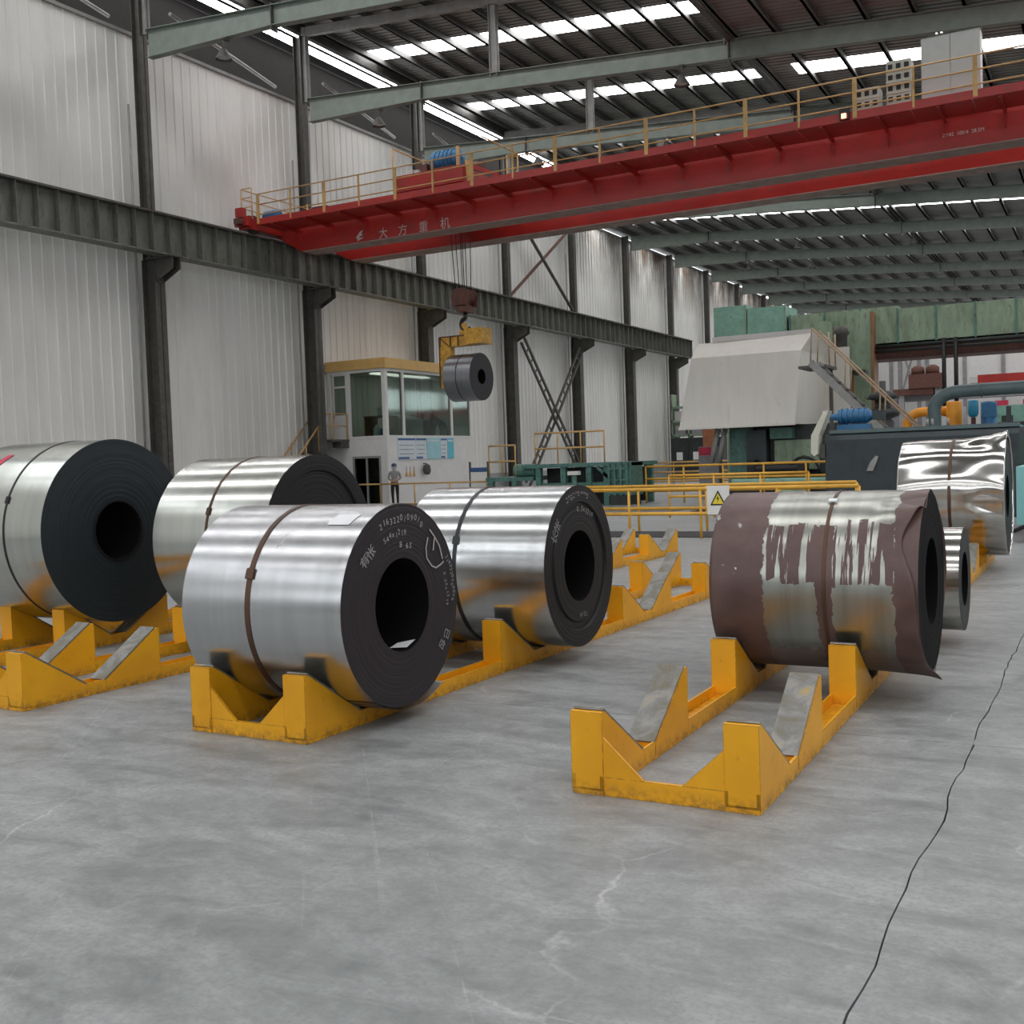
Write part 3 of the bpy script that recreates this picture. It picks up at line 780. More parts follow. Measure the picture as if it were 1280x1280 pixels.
def hook_set():
    t = thing('hook_block', 'rusty hook block hanging on ropes below the crane', 'hook block', (-18.38, 30.7, 6.3))
    m = MB(); 
    for dy in (-.16, 0, .16):
        m2 = MB(); m2.lathe_z([(.03, -.05), (.30, -.05), (.26, 0), (.30, .05), (.03, .05)], n=24)
        w = m2.build('sheave', 'rust_red', t, local=True); w.rotation_euler = (PI/2, 0, 0); w.location = (0, dy, .55)
    for dy in (-.26, .26):
        MB().prism([(-18.68, 6.55), (-18.08, 6.55), (-18.02, 6.9), (-18.2, 7.12), (-18.56, 7.12), (-18.74, 6.9)], 'y', 30.7+dy-.02, 30.7+dy+.02).build('side_plate', 'rust_red', t)
    part(t, 'crosshead', 'rust_red', (-18.56, 30.42, 6.36, -18.2, 30.98, 6.58))
    pts = [(-18.38, 30.7, 6.4), (-18.38, 30.7, 6.15)]
    for k in range(12):
        a = PI/2 + k*PI*1.35/11; pts.append((-18.38+.18*math.cos(a)-.0, 30.7, 5.98+.19*math.sin(a)))
    MB().tube(pts, [.07, .07]+[.075-.003*k for k in range(12)], 10).build('hook', 'strap_black', t)
    t = thing('coil_lifting_hook', 'yellow C shaped coil lifting hook carrying the hanging coil', 'lifting hook', (-18.4, 30.7, 4.2))
    m = MB(); m.prism([(-19.32, 5.62), (-18.2, 5.62), (-18.2, 5.28), (-18.92, 5.28), (-18.92, 4.95), (-18.95, 4.0), (-17.98, 4.05), (-17.98, 3.98), (-18.95, 3.85), (-19.32, 3.95)], 'y', 30.56, 30.84); m.build('frame', 'hook_yellow', t)
    part(t, 'counterweight', 'hook_yellow', (-18.25, 30.35, 5.30, -17.62, 31.05, 5.80))
    for x in (-19.30, -18.9, -18.6): MB().box(x-.015, 30.52, 5.28, x+.015, 30.56, 5.62).build('rib_plate', 'rust_red', t)
    MB().bar((-19.28, 30.54, 5.58), (-18.95, 30.54, 5.3), .02, .03).build('rib_plate', 'rust_red', t)
    MB().box(-19.32, 30.53, 5.60, -18.2, 30.87, 5.635).box(-19.35, 30.53, 4.0, -19.32, 30.87, 5.62).build('edge_plate', 'rust_red', t)
    MB().prism([(-18.62, 5.62), (-18.3, 5.62), (-18.36, 6.02), (-18.56, 6.02)], 'y', 30.66, 30.74).build('lifting_lug', 'hook_yellow', t)
hook_set()

# ------------------------------------------------------------------ coils
def coil(name, label, Xl, Xr, Y, Z, r, ri, mats, band=None, band_mat='strap_dark', band_w=.032, steps=None, yaw=0, wrap=None, face_amp=.0009, seed=1, group='steel coils'):
    """mats: outer wrap, end face, bore. Local origin at the coil centre, axis along x"""
    w = (Xr-Xl)/2; rr = random.Random(seed)
    t = thing(name, label, 'coil', ((Xl+Xr)/2, Y, Z), yaw, group)
    prof = []; mis = []; sm = []
    # right face from bore to rim in many thin wraps, each a little proud or shy
    nr = 34; off = 0
    def fx(k):
        q = rr.uniform(-face_amp, face_amp)
        if steps:
            for ra, d in steps:
                if ri + (r-ri)*k/nr > ra: q += d
        return q
    pr = [(w+fx(k), ri+(r-ri)*k/nr) for k in range(nr+1)]
    pl = [(-w-rr.uniform(-face_amp, face_amp), ri+(r-ri)*k/nr) for k in range(nr, -1, -1)]
    prof = pr + pl
    mis = [1]*nr + [0] + [1]*nr + [2]
    sm = [False]*nr + [True] + [False]*nr + [True]
    m = MB()
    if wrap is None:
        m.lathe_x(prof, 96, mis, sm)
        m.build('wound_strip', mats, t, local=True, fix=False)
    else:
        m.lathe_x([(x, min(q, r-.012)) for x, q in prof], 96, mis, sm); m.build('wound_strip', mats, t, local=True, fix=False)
        wrap(t, w, r)
    if band is not None:
        for bx in (band if isinstance(band, (list, tuple)) else [band]):
            m = MB(); m.lathe_x([(bx-band_w/2, r-.004), (bx-band_w/2, r+.004), (bx+band_w/2, r+.004), (bx+band_w/2, r-.004)], 96, None, [False, True, False, True])
            b = m.build('strap', band_mat, t, local=True)
            m = MB(); a = 2.75
            c = Vector((bx, (r+.008)*math.cos(a), (r+.008)*math.sin(a))); d = Vector((0, -math.sin(a), math.cos(a)))
            m.bar(c-d*.03, c+d*.03, band_w*1.5, .012, (0, math.cos(a), math.sin(a))); m.build('strap_seal', band_mat, t, local=True)
    return t, w
def arc_text(t, w, body, size, rad, a0, spread=1.0, mat='chalk', flip=False):
    """chalk lettering on the coil's right face, following a circle; a0 = angle of the first sign, clockwise"""
    m = MB(); a = a0
    for ch in body:
        adv = size*.62*spread
        if ch != ' ':
            vs, fs = glyphs(ch, size)
            cw = max(v[0] for v in vs)
            j = R.uniform(-.012, .012); rot = R.uniform(-.08, .08)
            out = []
            for x, y, _ in vs:
                x -= cw/2
                x, y = x*math.cos(rot)-y*math.sin(rot), x*math.sin(rot)+y*math.cos(rot)
                q = rad + y + j
                ang = a - x/rad
                out.append((w+.006, q*math.cos(ang), q*math.sin(ang)))
            m.add(out, fs)
        a -= adv/rad
    return m.build('chalk_writing', mat, t, local=True, fix=False)
def chalk_line(t, w, pts, th=.0045):
    m = MB()
    for p, q in zip(pts[:-1], pts[1:]): m.bar((w+.006, *p), (w+.006, *q), th*2, .002, (1, 0, 0))
    return m.build('chalk_mark', 'chalk', t, local=True)

t, w = coil('steel_coil', 'silver steel coil with brown strap and chalk figures, on the front of the middle rack', -4.62, -3.50, 5.05, .668, .572, .264, ('grey_steel', 'face_violet', 'shade_black'), -.075, 'strap_brown', .034, seed=3)
arc_text(t, w, '2163220/090/0', .050, .478, 1.98, 1.08)
arc_text(t, w, '544x1219', .045, .395, 1.98, 1.0)
arc_text(t, w, '8.65', .048, .318, 1.60, 1.0)
arc_text(t, w, '有怅', .075, .41, 2.48, 1.5)
arc_text(t, w, '2163220709070', .036, .515, .46, 1.0); arc_text(t, w, '0.64x1214', .034, .45, .30, 1.1)
arc_text(t, w, '已包', .065, .46, -.48, 1.8)
chalk_line(t, w, [(.27, .36), (.245, .30), (.25, .24), (.30, .19), (.345, .175), (.40, .19), (.43, .205)])
chalk_line(t, w, [(.29, .405), (.34, .36), (.39, .30), (.42, .22)]); chalk_line(t, w, [(.34, .355), (.32, .28)])
def curved_label(t, name, mat, x0, x1, a0, a1, q, skew=0):
    vs = []; n = 8
    for k in range(n+1):
        a = a0+(a1-a0)*k/n
        for x in (x0, x1): vs.append((x+skew*k/n, q*math.cos(a), q*math.sin(a)))
    MB().add(vs, [(2*k, 2*k+1, 2*k+3, 2*k+2) for k in range(n)], 0, True).build(name, mat, t, local=True, fix=False)
curved_label(t, 'paper_label', 'paper', .32, .47, 1.98, 2.17, .5745, -.02)
MB().add([(w-.12, .1, -.238), (w-.02, .14, -.218), (w-.02, .05, -.25), (w-.12, .02, -.255)], [(0, 1, 2, 3)]).build('paper_scrap', 'paper', t, local=True, fix=False)
def tail():   # loose end of the outer wrap hanging below the coil
    m = MB(); n = 14; vs = []
    for k in range(n+1):
        a = -PI/2 - .5 + k*.085; q = .574 + .0016*k*k*.16
        for x in (w-.40, w-.01): vs.append((x, q*math.cos(a), q*math.sin(a)-.0022*k))
    m.add(vs, [(2*k, 2*k+1, 2*k+3, 2*k+2) for k in range(n)], 0, True)
    m.build('loose_tail', 'dark_steel', t, local=True, fix=False)
tail()

t, w = coil('steel_coil', 'bright steel coil with dark strap, second on the middle rack, chalk on its stepped face', -4.50, -3.35, 7.07, .69, .58, .255, ('bright_steel', 'face_black', 'shade_black'), -.13, 'strap_dark', .03, steps=((.40, -.012), (.46, .018)), seed=5)
arc_text(t, w, '2X82207090', .06, .50, 1.95, 1.0); arc_text(t, w, '0.5x1214', .055, .40, 1.62, 1.0); arc_text(t, w, '长怅', .09, .44, 2.62, 1.4); arc_text(t, w, '1214', .05, .34, -1.35, 1.0)

t, w = coil('steel_coil', 'bright coil with plain black end and thin strap, behind the chalk marked front coil', -6.77, -5.62, 6.96, .885, .68, .26, ('warm_steel', 'face_black', 'shade_black'), .0, 'strap_brown', .022, steps=((.55, .02),), seed=7)
t, w = coil('steel_coil', 'largest coil at the picture edge, broad dark blue-grey end face, black strap', -8.60, -7.40, 6.50, .985, .775, .245, ('warm_steel', 'face_blue', 'shade_black'), .15, 'strap_black', .02, seed=9)
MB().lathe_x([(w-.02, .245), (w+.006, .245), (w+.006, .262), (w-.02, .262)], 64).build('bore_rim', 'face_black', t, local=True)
curved_label(t, 'red_paint_mark', 'sign_red', -.25, -.17, 2.1, 2.5, .778, -.08)

def crumpled(t, w, r):
    """brown wrapper sheet: plain on the left, dented and flared past the coil end on the right"""
    nx, na = 60, 160; vs = []
    for i in range(nx+1):
        u = i/nx; x = -w + u*(2*w+.004)
        for j in range(na):
            a = 2*PI*j/na
            q = r
            e = max(0, (u-.72)/.28)
            c, s = math.cos(a), math.sin(a)
            d = mnoise.noise(Vector((u*5, c*2.2+3, s*2.2)))*.016*e + mnoise.noise(Vector((u*9, c*5, s*5+7)))*.010*e
            # deep fold high on the near side
            fold = math.exp(-((a-2.25)/.16)**2)*e*e*.05 - math.exp(-((a-2.02)/.12)**2)*e*e*.045
            lip = math.exp(-((a-4.45)/.10)**2)*e**4*.03
            q += d + fold + lip
            xx = x + e*e*(.012*math.sin(3*a+1) + .05*math.exp(-((a-4.45)/.14)**2) - .10*math.exp(-((a-2.6)/.35)**2))
            vs.append((xx, q*c, q*s))
    fs = [(i*na+j, i*na+(j+1) % na, (i+1)*na+(j+1) % na, (i+1)*na+j) for i in range(nx) for j in range(na)]
    m = MB(); m.add(vs, fs, 0, True)
    o = m.build('crumpled_wrapper', 'rusty_wrap', t, local=True, fix=False)
    sol = o.modifiers.new('thickness', 'SOLIDIFY'); sol.thickness = .004; sol.offset = -1
t, w = coil('steel_coil', 'rusty brown wrapped coil with torn crumpled edge, on the front right rack', -2.09, -.92, 6.72, .672, .535, .255, ('rusty_wrap', 'shade_black', 'shade_black'), None, wrap=crumpled, seed=11)  # end face coloured black to imitate the shadow under the wrap
m = MB(); m.lathe_x([(.072, .536), (.072, .540), (.092, .540), (.092, .536)], 96); m.build('strap', 'strap_brown', t, local=True)
MB().bar((.08, -.22, .495), (.08, -.25, .48), .05, .014, (0, -.4, .9)).build('strap_seal', 'paper', t, local=True)

t, w = coil('steel_coil', 'small dark coil with a bright wrap, half hidden behind the rusty brown coil', -1.75, -.95, 8.62, .475, .38, .2, ('foil_steel', 'face_black', 'shade_black'), None, seed=13)

def foil(t, w, r):
    """thin shiny wrapper, wrinkled, with its near top corner standing up"""
    nx, na = 70, 170; vs = []
    for i in range(nx+1):
        u = i/nx; x = -w - .02 + u*(2*w+.04)
        for j in range(na):
            a = 2*PI*j/na; c, s = math.cos(a), math.sin(a)
            e = max(0, (u-.5)/.5)
            q = r + .008*math.sin(11*a+1.5*math.sin(u*3)) + mnoise.noise(Vector((u*3, c*3, s*3)))*.03*(.3+e)
            up = math.exp(-((a-1.75)/.35)**2)
            q += up*e*e*.085
            q += mnoise.noise(Vector((u*7+a*2.5, a*3-u*4, 3)))*.030*up*e
            vs.append((x, q*c, q*s))
    fs = [(i*na+j, i*na+(j+1) % na, (i+1)*na+(j+1) % na, (i+1)*na+j) for i in range(nx) for j in range(na)]
    m = MB(); m.add(vs, fs, 0, True); o = m.build('foil_wrapper', 'foil_steel', t, local=True, fix=False)
    sol = o.modifiers.new('thickness', 'SOLIDIFY'); sol.thickness = .003; sol.offset = -1
t, w = coil('steel_coil', 'shiny wrinkled foil wrapped coil, farthest on the same rack as the rusty coil', -2.17, -1.06, 13.95, .855, .68, .25, ('foil_steel', 'face_black', 'shade_black'), None, wrap=foil, seed=17)
m = MB(); m.lathe_x([(-.02, .683), (-.02, .69), (.015, .69), (.015, .683)], 96); m.build('strap', 'strap_brown', t, local=True)

t, w = coil('steel_coil', 'dark coil hanging in the air from the yellow lifting hook', -18.88, -17.86, 30.72, 4.25, .77, .25, ('dark_steel', 'face_violet', 'shade_black'), -.02, 'strap_black', .03, seed=19)

# ------------------------------------------------------------------ yellow coil racks
def rack(label, x_right, y_front, rz, n_saddle, pitch, width=.83, rail_w=.145, first=0.0):
    t = thing('coil_rack', label, 'rack', (x_right, y_front, 0), rz, 'yellow steel coil racks')
    length = first + (n_saddle-1)*pitch + 1.10
    rails = (-rail_w, -width)
    for xr in rails:
        m = MB(); m.box(xr, 0, 0, xr+.014, length, .085).box(xr+rail_w-.014, 0, 0, xr+rail_w, length, .085).box(xr+.014, 0, 0, xr+rail_w-.014, length, .03)
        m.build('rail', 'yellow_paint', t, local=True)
    for ye in (0, length-.03):
        part(t, 'end_bar', 'yellow_paint', (-width+rail_w, ye+.005, 0, -rail_w, ye+.025, .082), local=True)
    for k in range(n_saddle):
        y = first + k*pitch
        for xr in rails:
            for s in (0, 1):
                yy = (lambda q: y+q) if s == 0 else (lambda q: y+1.10-q)
                poly = [(yy(0), .02), (yy(0), .362), (yy(.035), .362), (yy(.475), .078), (yy(.475), .02)]
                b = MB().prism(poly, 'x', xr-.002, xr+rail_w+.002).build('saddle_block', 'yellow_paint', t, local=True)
                pl = [(yy(.03), .366), (yy(.036), .374), (yy(.485), .086), (yy(.478), .078)]
                p = MB().prism(pl, 'x', xr+.002, xr+rail_w-.002).build('wear_plate', 'worn_plate', b, local=True)
    for xr, s in ((-width+rail_w, 1), (-rail_w, -1)):
        MB().prism([(xr, .082), (xr+s*.185, .082), (xr, .255)], 'y', .004, .02).build('gusset', 'yellow_paint', t, local=True)
    return t
rack('yellow steel coil rack, empty at its front end, rusty coil behind', -1.24, 4.23, .006, 6, 1.94)
rack('yellow steel coil rack in the middle carrying the two chalk marked coils', -3.72, 4.43, -.021, 4, 2.03)
rack('yellow steel coil rack with empty front cradle, left of the middle rack', -5.95, 4.41, -.024, 6, 1.985)
rack('yellow steel coil rack under the largest coil at the picture edge', -7.60, 4.05, -.02, 4, 1.98)

# ------------------------------------------------------------------ control cabin by the wall
def cabin():
    xc, yc, ye, xw = -23.2, 32.85, 39.0, WX+.06
    t = thing('control_cabin', 'white two storey control cabin with orange fascia and large windows', 'cabin', ((xc+xw)/2, (yc+ye)/2, 0))
    # ground floor: walls with a door opening on the near side
    part(t, 'lower_wall', 'white_wall', (xc-.1, yc, 0, xc, ye, 2.55))
    part(t, 'lower_wall', 'white_wall', (xw, yc, 0, -24.78, yc+.1, 2.55), (-24.78, yc, 1.85, -23.5, yc+.1, 2.55), (-23.5, yc, 0, xc-.1, yc+.1, 2.55))
    part(t, 'lower_wall', 'white_wall', (xw, ye-.1, 0, xc-.1, ye, 2.55))
    part(t, 'floor_slab', 'white_wall', (xw, yc+.02, 2.44, xc-.02, ye-.02, 2.56))
    # upper floor frames
    z0, z1 = 2.56, 5.0
    for (x, y) in ((xc-.16, yc), ):
        part(t, 'corner_post', 'white_wall', (x, y, z0, xc, y+.16, z1))
    for x in (xw, -24.92, ): part(t, 'window_mullion', 'white_wall', (x, yc, z0, x+.14, yc+.1, z1))
    for y in (34.0, 37.4, ye-.12): part(t, 'window_mullion', 'white_wall', (xc-.1, y-.06, z0, xc, y+.08, z1))
    part(t, 'head_rail', 'white_wall', (xw, yc-.01, z1-.06, xc+.01, yc+.1, z1+.06), (xc-.1, yc+.1, z1-.06, xc+.01, ye, z1+.06))
    part(t, 'sill_rail', 'white_wall', (-24.85, yc-.02, z0-.06, xc+.02, yc+.1, z0+.03), (xc-.1, yc+.1, z0-.06, xc+.02, ye, z0+.03))
    part(t, 'roof_slab', 'white_wall', (xw, yc, z1+.02, xc, ye, z1+.1))
    part(t, 'fascia', 'fascia_orange', (xw, yc-.1, 5.05, xc+.1, yc-.04, 5.42), (xc+.04, yc-.04, 5.05, xc+.1, ye, 5.42))
    part(t, 'roof_cover', 'fascia_orange', (xw, yc-.04, 5.36, xc+.04, ye, 5.40))
    part(t, 'window_pane', 'window_glass', (-24.78, yc+.04, z0+.03, xc-.16, yc+.05, z1-.06))
    for a, b in ((yc+.16, 33.94), (34.08, 37.34), (37.48, ye-.18)): part(t, 'window_pane', 'window_glass', (xc-.06, a, z0+.03, xc-.05, b, z1-.06))
    part(t, 'fill_panel', 'fill_glow', (-24.7, 34.0, z1-.03, -24.3, 37.6, z1+.01))  # added glowing panel that lights the cabin from inside
    part(t, 'end_wall', 'white_wall', (xw, ye-.1, z0, xc-.1, ye-.04, z1))
    # upper door with fanlight, small landing
    d = part(t, 'upper_door', 'white_wall', (-25.62, yc+.02, 2.56, -24.94, yc+.07, 3.42), (-25.62, yc+.02, 3.36, -25.54, yc+.07, 4.94), (-25.02, yc+.02, 3.36, -24.94, yc+.07, 4.94), (-25.54, yc+.02, 4.42, -25.02, yc+.07, 4.5), (-25.54, yc+.02, 4.88, -25.02, yc+.07, 4.94))
    part(d, 'door_pane', 'window_glass', (-25.54, yc+.04, 3.42, -25.02, yc+.05, 4.42)); part(d, 'door_pane', 'window_glass', (-25.54, yc+.04, 4.5, -25.02, yc+.05, 4.88))
    # lower door
    part(t, 'door_frame', 'pale_steel', (-24.78, yc-.02, 0, -24.70, yc+.06, 1.85), (-23.58, yc-.02, 0, -23.5, yc+.06, 1.85), (-24.7, yc-.02, 1.77, -23.58, yc+.06, 1.85), (-24.18, yc-.02, 0, -24.10, yc+.06, 1.77))
    part(t, 'door_pane', 'window_glass', (-24.7, yc+.01, 0, -24.18, yc+.02, 1.77)); part(t, 'door_pane', 'window_glass', (-24.1, yc+.01, 0, -23.58, yc+.02, 1.77))
    part(t, 'inner_wall', 'mill_dark', (xw+.05, yc+1.6, 0, xc-.2, yc+1.65, 2.44))
    # landing and stair on the near side
    l = part(t, 'landing', 'column_steel', (-25.85, yc-1.0, 2.42, -24.9, yc, 2.5), (-25.3, yc-.5, 2.2, -24.92, yc, 2.42))
    for x, y in ((-24.95, yc-.95), (-24.95, yc-.05), (-25.4, yc-.95), (-25.82, yc-.95)): MB().tube([(x, y, 2.5), (x, y, 3.45)], .028, 6).build('railing_post', 'rail_ochre', l)
    for z in (3.0, 3.45): MB().tube([(-25.82, yc-.95, z), (-24.95, yc-.95, z), (-24.95, yc-.05, z)], .025, 6).build('hand_rail', 'rail_ochre', l)
    s = MB(); n = 11
    for k in range(n): s.box(-25.82, yc-1.0-.24*(k+1), 2.42-.2*(k+1), -25.2, yc-1.0-.24*k, 2.46-.2*(k+1))
    s.bar((-25.84, yc-1.0, 2.42), (-25.84, yc-1.0-.24*n, .1), .04, .2); s.bar((-25.18, yc-1.0, 2.42), (-25.18, yc-1.0-.24*n, .1), .04, .2)
    st = s.build('stair_flight', 'column_steel', t)
    for x in (-25.16, -25.84):
        MB().tube([(x, yc-1.0, 3.4), (x, yc-1.0-.24*n, 1.0), (x, yc-1.0-.24*n, .1)], .03, 6).build('hand_rail', 'rail_ochre', st)
        for k in (2, 5, 8): MB().tube([(x, yc-1.0-.24*k, 2.42-.2*k), (x, yc-1.0-.24*k, 3.4-.2*k-.0)], .025, 6).build('railing_post', 'rail_ochre', st)
    # inside: desk, screen, partition, cable loop
    e = thing('office_desk', 'brown wooden desk inside the control cabin', 'desk', (-24.2, 34.0, 2.56))
    part(e, 'top', 'wood_brown', (-24.6, 33.35, 3.30, -23.6, 34.25, 3.35)); part(e, 'side_panel', 'wood_brown', (-24.6, 33.4, 2.56, -24.55, 34.2, 3.3)); part(e, 'front_panel', 'wood_brown', (-23.66, 33.4, 2.56, -23.62, 34.2, 3.3)); part(e, 'drawer_front', 'mill_dark', (-23.62, 33.55, 2.62, -23.6, 33.9, 2.85))
    e = thing('desk_screen', 'dark computer screen on the brown desk in the cabin', 'screen', (-24.0, 33.9, 3.35))
    part(e, 'panel', 'black', (-24.02, 33.75, 3.45, -23.97, 34.1, 3.75)); part(e, 'foot', 'black', (-24.1, 33.86, 3.35, -23.9, 33.98, 3.37), (-24.02, 33.9, 3.37, -23.98, 33.94, 3.47))
    e = thing('paper_box', 'small white box beside the screen on the desk', 'box', (-23.9, 33.5, 3.35)); part(e, 'body', 'paper', (-24.0, 33.42, 3.35, -23.75, 33.62, 3.62)); part(e, 'lid', 'board_white', (-24.01, 33.41, 3.62, -23.74, 33.63, 3.65))
    e = thing('control_console', 'pale grey control console behind the long cabin window', 'console', (-23.7, 35.0, 2.56))
    part(e, 'body', 'cabinet_grey', (-24.1, 34.2, 2.56, -23.4, 35.6, 3.22)); MB().prism([(-24.1, 3.22), (-23.4, 3.22), (-24.1, 3.42)], 'y', 34.2, 35.6).build('sloping_panel', 'board_white', e)
    e = thing('cable_coil', 'dark looped cables piled behind the cabin window beside the console', 'cable', (-23.6, 36.6, 2.56))
    for k in range(4):
        pts = [(-23.55+.03*k, 36.1+.12*k+.5*(1-math.cos(q)), 2.62+(.75-.06*k)*math.sin(q)) for q in [PI*i/10 for i in range(11)]]
        MB().tube(pts, .04, 6).build('cable_loop', 'rubber', e)
    part(e, 'cable_drum', 'rubber', (-23.9, 35.7, 2.56, -23.45, 36.2, 3.2))
    e = thing('water_bottle', 'blue and white bottle on the cabin window sill', 'bottle', (-23.75, yc+.25, 2.6)); MB().lathe_z([(0, 0), (.13, 0), (.13, .3), (.05, .38), (.05, .43), (0, .43)], (-23.85, yc+.3, 2.58), 14).build('body', 'board_white', e); MB().lathe_z([(0, 0), (.12, 0), (.12, .26), (0, .28)], (-23.55, yc+.3, 2.58), 14).build('cup', 'motor_blue', e)
    # notice boards on the outside
    zb0, zb1 = 1.68, 2.5; y = 33.5
    names = ['white notice panel nearest the cabin corner', 'white notice panel with navy edges, second from the cabin corner', 'pale blue notice panel in the middle of the row', 'pale notice panel beside the bright blue end panel', 'bright blue notice panel at the end of the row']
    for (wd, mt), lb in zip(((1.2, 'board_white'), (.75, 'board_white'), (1.0, 'board_pale'), (.5, 'board_white'), (.5, 'board_blue')), names):
        e = thing('notice_panel', lb, 'notice board', (xc+.02, y+wd/2, zb0), group='notice panels on the cabin wall')
        part(e, 'sheet', mt, (xc+.005, y, zb0, xc+.03, y+wd-.02, zb1))
        if mt == 'board_white':
            part(e, 'header_strip', 'board_navy', (xc+.03, y+.02, zb1-.1, xc+.034, y+wd-.04, zb1-.02)); part(e, 'footer_strip', 'board_navy', (xc+.03, y+.02, zb0+.02, xc+.034, y+wd*.6, zb0+.1))
            for q in range(3): part(e, 'text_block', 'far_grey', (xc+.03, y+.08, zb0+.2+.16*q, xc+.032, y+wd-.15, zb0+.23+.16*q))
        else: part(e, 'header_strip', 'board_white', (xc+.03, y+.05, zb1-.14, xc+.034, y+wd-.1, zb1-.08))
        y += wd
    for k, lb in enumerate(('ochre hanging tag nearest the cabin corner', 'ochre hanging tag, middle of the three', 'ochre hanging tag, last of the three below the notice panels')):
        e = thing('hanging_tag', lb, 'tag', (xc+.05, 34.0+.25*k, 1.1), group='hanging tags on the cabin wall')
        MB().prism([(33.93+.25*k, 1.05), (34.10+.25*k, 1.05), (34.015+.25*k, 1.3)], 'x', xc+.01, xc+.03).build('plate', 'rail_ochre', e); MB().tube([(xc+.02, 34.015+.25*k, 1.28), (xc+.02, 34.015+.25*k, 1.42)], .01, 5).build('cord', 'column_steel', e)
    e = thing('wall_bell', 'round dark alarm bell on the cabin wall below the blue panels', 'bell', (xc+.05, 35.2, 1.3)); MB().lathe_z([(0, -.28), (.10, -.26), (.15, -.12), (.13, .08), (.05, .14), (0, .15)], (xc+.16, 35.2, 1.35), 14).build('dome', 'column_steel', e); MB().tube([(xc+.0, 35.2, 1.52), (xc+.16, 35.2, 1.5)], .02, 6).build('bracket', 'black', e)
cabin()

